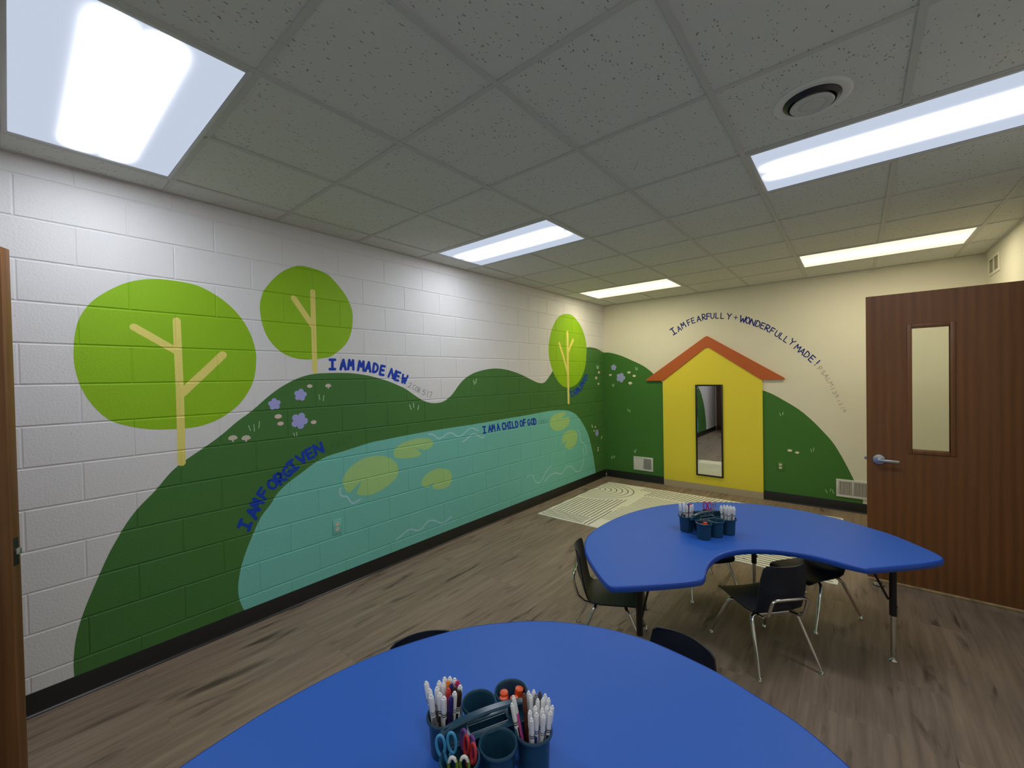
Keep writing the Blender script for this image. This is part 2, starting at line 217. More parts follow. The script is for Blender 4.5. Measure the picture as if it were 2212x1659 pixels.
# mural outlines in wall coordinates (metres along the wall, height)
DATA = json.loads('''{"hill":[[0.1796,0.1229],[0.1792,0.135],[0.1787,0.1529],[0.179,0.1752],[0.1803,0.2031],[0.1823,0.2354],[0.1854,0.2673],[0.1896,0.2967],[0.1948,0.3256],[0.2012,0.3551],[0.209,0.3857],[0.218,0.4168],[0.2277,0.4479],[0.2384,0.4794],[0.2499,0.5109],[0.2607,0.5399],[0.2698,0.5642],[0.2783,0.586],[0.2876,0.6097],[0.2984,0.638],[0.3101,0.6681],[0.3218,0.6965],[0.333,0.7209],[0.3443,0.7435],[0.3564,0.7671],[0.3696,0.7933],[0.3837,0.8204],[0.3987,0.8466],[0.414,0.8704],[0.4302,0.8933],[0.4491,0.9172],[0.4722,0.9427],[0.4979,0.9692],[0.5238,0.9974],[0.549,1.0293],[0.5743,1.0629],[0.5997,1.0927],[0.6247,1.1158],[0.6498,1.1352],[0.676,1.1541],[0.704,1.1732],[0.7332,1.192],[0.7629,1.2117],[0.7932,1.2328],[0.8241,1.255],[0.8547,1.2783],[0.8848,1.3038],[0.9147,1.3306],[0.9439,1.3554],[0.972,1.3761],[0.9996,1.3948],[1.0276,1.4157],[1.0565,1.441],[1.086,1.4683],[1.1157,1.4946],[1.1455,1.5192],[1.1755,1.5428],[1.2064,1.5645],[1.2388,1.5843],[1.272,1.6023],[1.3042,1.6179],[1.334,1.631],[1.3627,1.6417],[1.3931,1.6505],[1.423,1.6572],[1.4546,1.662],[1.4962,1.6654],[1.5576,1.6677],[1.6292,1.6687],[1.6905,1.6685],[1.7312,1.6669],[1.7617,1.6641],[1.792,1.6606],[1.8261,1.6565],[1.8601,1.6516],[1.8926,1.6461],[1.9225,1.6398],[1.951,1.6328],[1.9798,1.6253],[2.0096,1.6175],[2.0399,1.6092],[2.0705,1.5999],[2.1017,1.5892],[2.1333,1.5775],[2.1646,1.5653],[2.1954,1.5532],[2.2259,1.5407],[2.2559,1.5265],[2.2855,1.5094],[2.3146,1.4906],[2.3433,1.4723],[2.3719,1.4546],[2.4002,1.4373],[2.4271,1.4222],[2.452,1.41],[2.4755,1.4001],[2.4994,1.3919],[2.5235,1.3853],[2.5479,1.3804],[2.5744,1.3774],[2.6046,1.3759],[2.637,1.3762],[2.6679,1.3792],[2.6961,1.3852],[2.7229,1.3939],[2.7492,1.4055],[2.7745,1.4199],[2.7993,1.4371],[2.8254,1.4581],[2.854,1.4851],[2.884,1.5158],[2.9133,1.5438],[2.9391,1.566],[2.9643,1.5855],[2.9955,1.6048],[3.0349,1.6255],[3.0804,1.646],[3.1323,1.6641],[3.1932,1.6791],[3.2604,1.6917],[3.3264,1.7014],[3.3869,1.7083],[3.4463,1.7123],[3.5096,1.7125],[3.5794,1.7085],[3.6532,1.7007],[3.7287,1.6893],[3.8065,1.6735],[3.8861,1.6541],[3.9633,1.6331],[4.0389,1.6094],[4.1121,1.5842],[4.1769,1.5632],[4.2296,1.5481],[4.2739,1.5372],[4.3143,1.5307],[4.3509,1.5277],[4.3837,1.529],[4.417,1.5375],[4.4528,1.5558],[4.4892,1.5813],[4.5248,1.6083],[4.5553,1.6336],[4.5849,1.6606],[4.6253,1.6936],[4.6806,1.7367],[4.7466,1.7859],[4.822,1.8333],[4.9117,1.8782],[5.0108,1.9215],[5.1032,1.9574],[5.1818,1.9832],[5.2537,2.0016],[5.3238,2.0161],[5.3954,2.0268],[5.4652,2.0335],[5.5281,2.0386],[5.5776,2.0432],[5.6202,2.0462],[5.67,2.0463],[5.7346,2.0434],[5.8063,2.0378],[5.8762,2.0287],[5.9479,2.0131],[6.0178,1.9941],[6.0852,1.9804],[6.0852,0.05],[0.1796,0.05]],"hillb1":[[0.0,1.9814],[0.0209,1.9808],[0.0606,1.9791],[0.108,1.9723],[0.1642,1.958],[0.228,1.9385],[0.291,1.9163],[0.3503,1.8916],[0.4089,1.8643],[0.4672,1.8361],[0.5274,1.8075],[0.5873,1.7781],[0.6409,1.7488],[0.6856,1.7193],[0.7239,1.6898],[0.7572,1.6622],[0.781,1.6409],[0.7998,1.6213],[0.8285,1.5921],[0.8814,1.5402],[0.9442,1.4786],[0.9891,1.4345],[0.9891,0.05],[0.0,0.05]],"hillb2":[[2.1072,1.4204],[2.1298,1.4116],[2.1623,1.399],[2.1963,1.3851],[2.2288,1.3718],[2.2628,1.3573],[2.2992,1.3391],[2.3381,1.3162],[2.3793,1.2896],[2.4231,1.2603],[2.4714,1.2283],[2.5223,1.1934],[2.5709,1.1565],[2.6154,1.1172],[2.6575,1.0759],[2.6977,1.0336],[2.7361,0.9905],[2.7726,0.9465],[2.8074,0.9027],[2.8409,0.8598],[2.8727,0.8171],[2.9014,0.7742],[2.9263,0.73],[2.9482,0.6856],[2.9681,0.6435],[2.9857,0.6062],[3.0013,0.5713],[3.0173,0.5343],[3.0349,0.4925],[3.0529,0.4485],[3.0699,0.4058],[3.0857,0.3638],[3.1006,0.3231],[3.1137,0.2883],[3.1245,0.2627],[3.1334,0.2431],[3.1415,0.2245],[3.1494,0.2037],[3.1563,0.1839],[3.1611,0.1702],[3.1611,0.05],[2.1072,0.05]],"pond":[[0.9517,0.1115],[0.9491,0.117],[0.9453,0.1254],[0.9408,0.1384],[0.9349,0.1577],[0.9284,0.1815],[0.9234,0.2064],[0.9207,0.2307],[0.9195,0.2561],[0.9206,0.2843],[0.9242,0.317],[0.9301,0.3525],[0.9375,0.3875],[0.9465,0.4209],[0.9572,0.4539],[0.969,0.4867],[0.9818,0.519],[0.9957,0.5512],[1.0109,0.5846],[1.0274,0.6213],[1.0452,0.6591],[1.0642,0.6932],[1.0856,0.7211],[1.1083,0.7453],[1.1287,0.7681],[1.1438,0.7899],[1.1565,0.8102],[1.1723,0.8302],[1.193,0.8501],[1.2167,0.8697],[1.2435,0.889],[1.2748,0.9082],[1.3091,0.9272],[1.3421,0.9454],[1.3709,0.9627],[1.3984,0.9792],[1.4282,0.9947],[1.4609,1.0093],[1.496,1.0228],[1.536,1.0344],[1.5812,1.0428],[1.6313,1.0492],[1.688,1.0568],[1.756,1.0678],[1.8306,1.0798],[1.899,1.0892],[1.9515,1.0936],[1.9978,1.0952],[2.054,1.0973],[2.1241,1.101],[2.2041,1.105],[2.2979,1.1089],[2.4092,1.1126],[2.5343,1.116],[2.666,1.1188],[2.8013,1.1201],[2.9433,1.1206],[3.0938,1.1222],[3.2585,1.1259],[3.4318,1.1307],[3.598,1.1351],[3.7512,1.1382],[3.8974,1.1408],[4.0392,1.144],[4.1798,1.149],[4.316,1.1545],[4.4404,1.1582],[4.5488,1.1594],[4.6455,1.1586],[4.7357,1.1553],[4.8202,1.1499],[4.8983,1.1419],[4.9732,1.1294],[5.0462,1.1124],[5.116,1.0908],[5.1818,1.0624],[5.2419,1.0268],[5.298,0.9844],[5.3548,0.9335],[5.4164,0.8725],[5.4786,0.803],[5.5334,0.7283],[5.5772,0.6459],[5.6137,0.5583],[5.6451,0.4762],[5.6719,0.4031],[5.6938,0.3354],[5.7121,0.2735],[5.7274,0.2137],[5.7391,0.1595],[5.7469,0.1222],[5.7469,0.05],[0.9517,0.05]],"crowns":[[[0.5362,2.2103],[0.5713,2.2155],[0.6071,2.2175],[0.6428,2.2175],[0.6788,2.2163],[0.7148,2.2131],[0.7487,2.2066],[0.7797,2.196],[0.8087,2.1821],[0.8363,2.1666],[0.8624,2.1504],[0.887,2.1326],[0.9109,2.1122],[0.9348,2.0886],[0.958,2.0624],[0.9794,2.0339],[0.9989,2.0031],[1.0165,1.97],[1.0317,1.9353],[1.0444,1.898],[1.0546,1.859],[1.0616,1.8221],[1.0647,1.79],[1.0645,1.76],[1.062,1.7277],[1.0583,1.6908],[1.0523,1.6515],[1.0421,1.6126],[1.0261,1.5737],[1.0059,1.5352],[0.984,1.5005],[0.9612,1.4713],[0.9368,1.4461],[0.9109,1.4235],[0.8835,1.4033],[0.8547,1.3857],[0.8246,1.3708],[0.7938,1.3583],[0.7618,1.3483],[0.7272,1.3415],[0.6881,1.3385],[0.6465,1.3386],[0.6066,1.3401],[0.5701,1.3422],[0.5354,1.3456],[0.5015,1.3514],[0.4672,1.3603],[0.4338,1.3714],[0.4037,1.3835],[0.3786,1.3949],[0.3569,1.4072],[0.3363,1.4239],[0.3157,1.447],[0.2962,1.4745],[0.2788,1.5033],[0.264,1.5328],[0.2514,1.5637],[0.2408,1.5952],[0.2321,1.6276],[0.2254,1.6606],[0.2206,1.6926],[0.2178,1.7224],[0.2169,1.7513],[0.2172,1.7811],[0.2186,1.8133],[0.2212,1.8465],[0.2251,1.8781],[0.2297,1.9067],[0.2355,1.9336],[0.2439,1.9605],[0.2553,1.9883],[0.2692,2.0162],[0.2859,2.0428],[0.3058,2.0679],[0.3285,2.0918],[0.353,2.1144],[0.3788,2.1361],[0.4062,2.1565],[0.4357,2.1742],[0.4677,2.1891],[0.5016,2.2013]],
[[1.3906,2.4508],[1.4401,2.4489],[1.4969,2.4414],[1.5447,2.4311],[1.5739,2.4204],[1.594,2.4069],[1.6171,2.3866],[1.6502,2.3557],[1.6862,2.3178],[1.7165,2.2801],[1.7378,2.2437],[1.7533,2.2074],[1.764,2.1745],[1.7694,2.1484],[1.7701,2.1257],[1.7687,2.1001],[1.7669,2.0684],[1.7631,2.0338],[1.7553,1.999],[1.7436,1.9645],[1.728,1.9299],[1.7062,1.8967],[1.6743,1.8635],[1.6363,1.8318],[1.6017,1.8071],[1.5769,1.7933],[1.5555,1.7866],[1.5276,1.7811],[1.4865,1.7743],[1.439,1.7687],[1.3952,1.7664],[1.3593,1.7681],[1.3271,1.7731],[1.2967,1.7811],[1.2674,1.7916],[1.2399,1.8051],[1.214,1.8226],[1.189,1.8453],[1.1655,1.872],[1.1456,1.9005],[1.1302,1.9297],[1.1183,1.9605],[1.1089,1.9938],[1.1015,2.032],[1.0965,2.0725],[1.0945,2.1087],[1.0958,2.137],[1.1,2.161],[1.1061,2.1841],[1.1125,2.2059],[1.1207,2.2269],[1.135,2.252],[1.1585,2.2859],[1.1879,2.3239],[1.2176,2.3572],[1.2456,2.3826],[1.274,2.4032],[1.3026,2.4203],[1.3293,2.4347],[1.3563,2.4456]],
[[4.9535,2.48],[5.0124,2.4865],[5.072,2.4865],[5.1293,2.4785],[5.1838,2.4601],[5.2361,2.4338],[5.2843,2.4052],[5.3276,2.3775],[5.367,2.3474],[5.4034,2.3114],[5.4385,2.2663],[5.4708,2.2151],[5.4962,2.1633],[5.5133,2.1135],[5.5237,2.063],[5.5279,2.009],[5.5258,1.948],[5.5176,1.8835],[5.5046,1.8238],[5.4873,1.7727],[5.4652,1.7263],[5.4378,1.6819],[5.4045,1.6374],[5.3658,1.5947],[5.3233,1.5571],[5.2772,1.5252],[5.2273,1.4984],[5.1739,1.4777],[5.1149,1.4635],[5.0526,1.4555],[4.994,1.4531],[4.9425,1.4559],[4.8948,1.4645],[4.8479,1.4797],[4.8001,1.5023],[4.7531,1.5315],[4.7093,1.5667],[4.669,1.6096],[4.6319,1.6585],[4.6,1.707],[4.574,1.753],[4.5532,1.7986],[4.5378,1.8441],[4.528,1.8891],[4.5237,1.9341],[4.5246,1.9807],[4.5305,2.0299],[4.5415,2.0807],[4.5581,2.1321],[4.58,2.1848],[4.6073,2.2382],[4.6413,2.289],[4.6834,2.3383],[4.732,2.3851],[4.7837,2.4233],[4.838,2.4501],[4.8954,2.4683]]],"trunks":[[[[[0.6444,1.9819],[0.6465,1.7688],[0.6493,1.5827],[0.6487,1.3496],[0.6479,1.1346]],0.0386],
[[[0.4543,1.9275],[0.6384,1.801]],0.0398],
[[[0.8727,1.7849],[0.6597,1.5497]],0.047]],
[[[[1.454,2.2723],[1.4544,2.0232],[1.4559,1.6805]],0.0379],
[[[1.3185,2.2054],[1.4452,2.0225]],0.0413]],
[[[[4.997,2.2262],[4.993,1.8014],[4.9946,1.2428]],0.0511],
[[[4.7837,2.0626],[4.885,1.8782],[4.9882,1.6553]],0.0426],
[[[5.1435,2.1286],[5.0055,1.9545]],0.0439]]],"flowersL":[[[1.1704,1.4533],0.0417],
[[1.3465,1.5098],0.0453],
[[1.3351,1.3225],0.0603],
[[5.807,0.7242],0.0575]],"flowersB":[[[0.1642,1.7379],0.0482],
[[0.2799,1.5754],0.0759]],"dotsL":[[[1.4145,1.5717],0.0137],
[[1.1922,1.3663],0.0162],
[[1.206,1.3149],0.0146],
[[1.4364,1.3029],0.0145],
[[5.9047,1.664],0.0218],
[[5.8125,1.5786],0.023],
[[5.8832,1.4857],0.0189],
[[5.7581,0.8208],0.0157],
[[5.7178,0.7658],0.0142],
[[5.8365,0.4869],0.0159],
[[5.8352,0.4494],0.0159]],"dotsB":[[[0.1058,1.62],0.0177],
[[0.4172,1.653],0.02],
[[0.5004,1.5981],0.0198],
[[2.4777,0.6472],0.0182],
[[2.5528,0.6279],0.0158]],"mushL":[[[1.5542,1.5679],0.0212],
[[0.9151,1.2472],0.0239],
[[0.9906,1.2378],0.0245]],"mushB":[[[0.4347,1.4854],0.0285]],"grassL":[[[[[1.0073,1.3204],[1.0168,1.2866]],0.0052],
[[[1.0387,1.3235],[1.0411,1.2792]],0.0052],
[[[1.0732,1.3415],[1.0678,1.2984]],0.0053]],
[[[[1.2925,1.2394],[1.2975,1.2153]],0.0061],
[[[1.3121,1.2431],[1.3137,1.2133]],0.0061]],
[[[[1.481,1.506],[1.4862,1.4679]],0.0066],
[[[1.5183,1.4973],[1.5127,1.4585]],0.0067]],
[[[[2.3003,1.3772],[2.3163,1.3365]],0.0096],
[[[2.3438,1.3916],[2.3444,1.353]],0.0098],
[[[2.401,1.3637],[2.3911,1.3283]],0.01]],
[[[[3.1236,1.5815],[3.1341,1.5433]],0.0131],
[[[3.1663,1.5974],[3.1533,1.5561]],0.0132]],
[[[[5.8368,1.7632],[5.8602,1.7264]],0.0287],
[[[5.8925,1.7593],[5.8821,1.7295]],0.0288]],
[[[[5.6486,0.8573],[5.6713,0.8259]],0.0277]],
[[[[5.9676,0.6475],[5.9443,0.6203]],0.0296]]],"grassB":[[[[[0.5235,1.7265],[0.5328,1.6882]],0.0125],
[[[0.5555,1.7208],[0.5451,1.6879]],0.0124]],
[[[[0.1355,1.4715],[0.1456,1.4368]],0.0135],
[[[0.1649,1.4763],[0.159,1.4417]],0.0134]],
[[[[0.3875,1.0883],[0.3972,1.0548]],0.0128],
[[[0.4254,1.075],[0.4198,1.0411]],0.0128]],
[[[[0.4833,0.4508],[0.4928,0.4229]],0.0127],
[[[0.511,0.4702],[0.5005,0.4356]],0.0127]],
[[[[0.0993,0.3163],[0.1122,0.2853]],0.0137],
[[[0.1265,0.3342],[0.1287,0.3045]],0.0136],
[[[0.1586,0.3375],[0.1528,0.3071]],0.0136]],
[[[[2.3761,1.1014],[2.388,1.0694]],0.0082],
[[[2.4142,1.1154],[2.4063,1.0828]],0.0083]],
[[[[2.6868,0.6845],[2.6978,0.649]],0.0077],
[[[2.7179,0.7012],[2.7148,0.6628]],0.0076]],
[[[[2.825,0.2185],[2.8411,0.1835]],0.0075],
[[[2.8766,0.2351],[2.8683,0.2066]],0.0074],
[[[2.89,0.2236],[2.9004,0.1862]],0.0073]]],"pads":[[[1.7614,0.6936],[1.7716,0.6879],[1.7865,0.6799],[1.804,0.6725],[1.8251,0.6664],[1.8489,0.6609],[1.8703,0.6572],[1.8858,0.6559],[1.899,0.6565],[1.9152,0.6585],[1.9383,0.6623],[1.9645,0.6677],[1.988,0.6733],[2.0057,0.6786],[2.0207,0.6841],[2.0363,0.6905],[2.0535,0.6976],[2.0713,0.7056],[2.0895,0.7153],[2.1099,0.7268],[2.1309,0.7401],[2.1472,0.7562],[2.1573,0.7764],[2.1627,0.7995],[2.1634,0.8225],[2.1593,0.8449],[2.1505,0.8673],[2.1365,0.8882],[2.1166,0.9074],[2.0916,0.9251],[2.0633,0.9405],[2.0318,0.954],[1.997,0.9652],[1.9608,0.9725],[1.9226,0.9753],[1.8829,0.9743],[1.8451,0.9697],[1.8098,0.9614],[1.7763,0.9496],[1.7463,0.9354],[1.7198,0.9185],[1.6967,0.8991],[1.678,0.8791],[1.6641,0.858],[1.6546,0.8363],[1.6495,0.8175],[1.65,0.8042],[1.6548,0.7938],[1.66,0.7825],[1.6637,0.7679],[1.6679,0.7523],[1.6743,0.7391],[1.6856,0.7292],[1.6991,0.7217],[1.7088,0.7167],[1.8155,0.7948]],
[[2.4242,0.9169],[2.414,0.9113],[2.3988,0.9036],[2.379,0.8979],[2.3536,0.8959],[2.3236,0.8959],[2.2921,0.8975],[2.2581,0.9008],[2.2226,0.9055],[2.192,0.9109],[2.1685,0.916],[2.1498,0.9218],[2.1358,0.9295],[2.1266,0.9403],[2.122,0.9531],[2.1209,0.9661],[2.1221,0.9788],[2.1268,0.9917],[2.1379,1.0045],[2.1567,1.0179],[2.1819,1.0312],[2.2121,1.0425],[2.2483,1.0513],[2.2894,1.0581],[2.3311,1.0623],[2.3733,1.0637],[2.4162,1.0624],[2.4554,1.0582],[2.4915,1.0505],[2.5241,1.0398],[2.5473,1.0275],[2.5583,1.0128],[2.56,0.9964],[2.5555,0.9817],[2.544,0.9695],[2.5263,0.959],[2.5077,0.9514],[2.4877,0.948],[2.4669,0.9476],[2.4523,0.9476],[2.3549,0.9805]],
[[2.4882,0.5903],[2.4759,0.5939],[2.4585,0.5995],[2.4427,0.6074],[2.4287,0.6182],[2.4163,0.6315],[2.4112,0.6461],[2.4155,0.6627],[2.427,0.6807],[2.4452,0.6975],[2.4713,0.7134],[2.504,0.7282],[2.5392,0.7386],[2.5768,0.7436],[2.6169,0.7442],[2.6551,0.7401],[2.6919,0.7303],[2.7269,0.7157],[2.7546,0.6989],[2.7725,0.6803],[2.783,0.6595],[2.788,0.6381],[2.7879,0.615],[2.7823,0.5912],[2.7716,0.5712],[2.7556,0.5562],[2.7345,0.5449],[2.7093,0.538],[2.678,0.5365],[2.6427,0.5395],[2.6103,0.5443],[2.5816,0.5517],[2.5558,0.5609],[2.5381,0.5676],[2.5587,0.6259]],
[[5.0005,1.0424],[5.0067,1.0285],[5.0146,1.0085],[5.0163,0.9876],[5.0103,0.9664],[4.9981,0.9443],[4.9766,0.9247],[4.9422,0.9085],[4.8983,0.8948],[4.8525,0.8847],[4.8053,0.8784],[4.7561,0.8756],[4.7101,0.8769],[4.6684,0.883],[4.6299,0.8932],[4.5967,0.9059],[4.5693,0.9212],[4.5472,0.939],[4.5314,0.9568],[4.5225,0.9735],[4.5198,0.9902],[4.522,1.0078],[4.5275,1.0274],[4.5379,1.048],[4.5571,1.0672],[4.5875,1.0856],[4.6268,1.1026],[4.6716,1.1148],[4.7252,1.1203],[4.7844,1.121],[4.8361,1.1189],[4.8769,1.1131],[4.9102,1.1046],[4.9327,1.0984],[4.7856,1.0346]],
[[4.8148,0.6868],[4.8118,0.7055],[4.8085,0.7322],[4.8124,0.7588],[4.8262,0.7843],[4.8472,0.8097],[4.875,0.8298],[4.9113,0.8425],[4.9544,0.8499],[4.9993,0.853],[5.0474,0.8519],[5.0972,0.8465],[5.1395,0.8376],[5.1712,0.8258],[5.1952,0.8106],[5.2116,0.7913],[5.2203,0.7666],[5.2212,0.7378],[5.2142,0.7086],[5.1988,0.678],[5.1755,0.6469],[5.1454,0.6218],[5.106,0.6047],[5.0598,0.5935],[5.0157,0.5887],[4.9745,0.5921],[4.9353,0.6018],[4.9045,0.6126],[4.8857,0.6244],[4.8753,0.6374],[4.8689,0.6466],[4.9323,0.7107]]],"waves":[[[[2.5115,1.0882],[2.5261,1.0866],[2.5469,1.0837],[2.5677,1.0771],[2.5864,1.0629],[2.6051,1.0449],[2.6242,1.0328],[2.6437,1.0308],[2.6636,1.0346],[2.6836,1.0406],[2.7038,1.0497],[2.7243,1.061],[2.7448,1.0687],[2.7653,1.071],[2.7859,1.0698],[2.8066,1.0647],[2.8272,1.0529],[2.8479,1.0372],[2.8688,1.0259],[2.8893,1.0214],[2.91,1.0212],[2.9336,1.0261],[2.9626,1.0394],[2.9944,1.0577],[3.0238,1.0723],[3.0479,1.0807],[3.0696,1.0853],[3.0927,1.0845],[3.1218,1.0745],[3.1523,1.059],[3.1738,1.0476]],0.012],
[[[2.9425,0.9577],[2.9557,0.962],[2.9751,0.9685],[2.9986,0.9779],[3.028,0.9936],[3.0613,1.0121],[3.0909,1.0238],[3.1119,1.0244],[3.129,1.0182],[3.1489,1.0088],[3.1758,0.9943],[3.2055,0.9766],[3.2315,0.9653],[3.2523,0.9663],[3.2693,0.9738],[3.2809,0.9796]],0.0118],
[[[5.2181,0.8446],[5.2436,0.8215],[5.2786,0.7885],[5.3037,0.7553],[5.3042,0.7245],[5.2947,0.6934],[5.3006,0.6641],[5.3385,0.6382],[5.3917,0.6141],[5.4348,0.5886],[5.4578,0.5591],[5.4707,0.5283],[5.4785,0.5007],[5.4811,0.4769],[5.4787,0.4564],[5.4765,0.4424]],0.0138],
[[[5.3646,0.552],[5.3744,0.5248],[5.3873,0.4856],[5.393,0.4437],[5.3869,0.3993],[5.3736,0.3521],[5.3565,0.3109],[5.3378,0.2771],[5.3154,0.2491],[5.2861,0.2315],[5.2457,0.2263],[5.1986,0.2313],[5.1545,0.2445],[5.1193,0.2704],[5.0873,0.3043],[5.0507,0.3304],[5.0048,0.3435],[4.9545,0.3487],[4.9066,0.3451],[4.8655,0.3258],[4.8269,0.2977],[4.7849,0.2811],[4.7362,0.2886],[4.6841,0.3076],[4.6325,0.3207],[4.5814,0.3216],[4.5309,0.3166],[4.4847,0.3075],[4.4417,0.2918],[4.4031,0.272],[4.3765,0.2577]],0.0131],
[[[4.0157,0.3893],[4.0418,0.3961],[4.0786,0.404],[4.1117,0.3996],[4.1336,0.3717],[4.1517,0.3316],[4.1739,0.2992],[4.2041,0.2802],[4.2384,0.2689],[4.2734,0.2688],[4.3094,0.2846],[4.3461,0.3115],[4.3791,0.3382],[4.4051,0.3625],[4.4276,0.3866],[4.452,0.4059],[4.4845,0.4183],[4.5189,0.4259],[4.5433,0.4308]],0.0117],
[[[1.631,0.7672],[1.6289,0.7593],[1.6261,0.7481],[1.6251,0.7373],[1.6266,0.7276],[1.6299,0.7182],[1.6347,0.7105],[1.6416,0.7053],[1.65,0.7017],[1.6585,0.6984],[1.6668,0.6958],[1.6752,0.6936],[1.6827,0.6895],[1.6889,0.6822],[1.6942,0.6731],[1.6996,0.6638],[1.7052,0.6542],[1.7108,0.6443],[1.7167,0.6363],[1.7227,0.6306],[1.729,0.6268],[1.7361,0.6249],[1.7444,0.6257],[1.7536,0.6285],[1.7634,0.6317],[1.7753,0.6354],[1.7879,0.6395],[1.7968,0.6424]],0.0121],
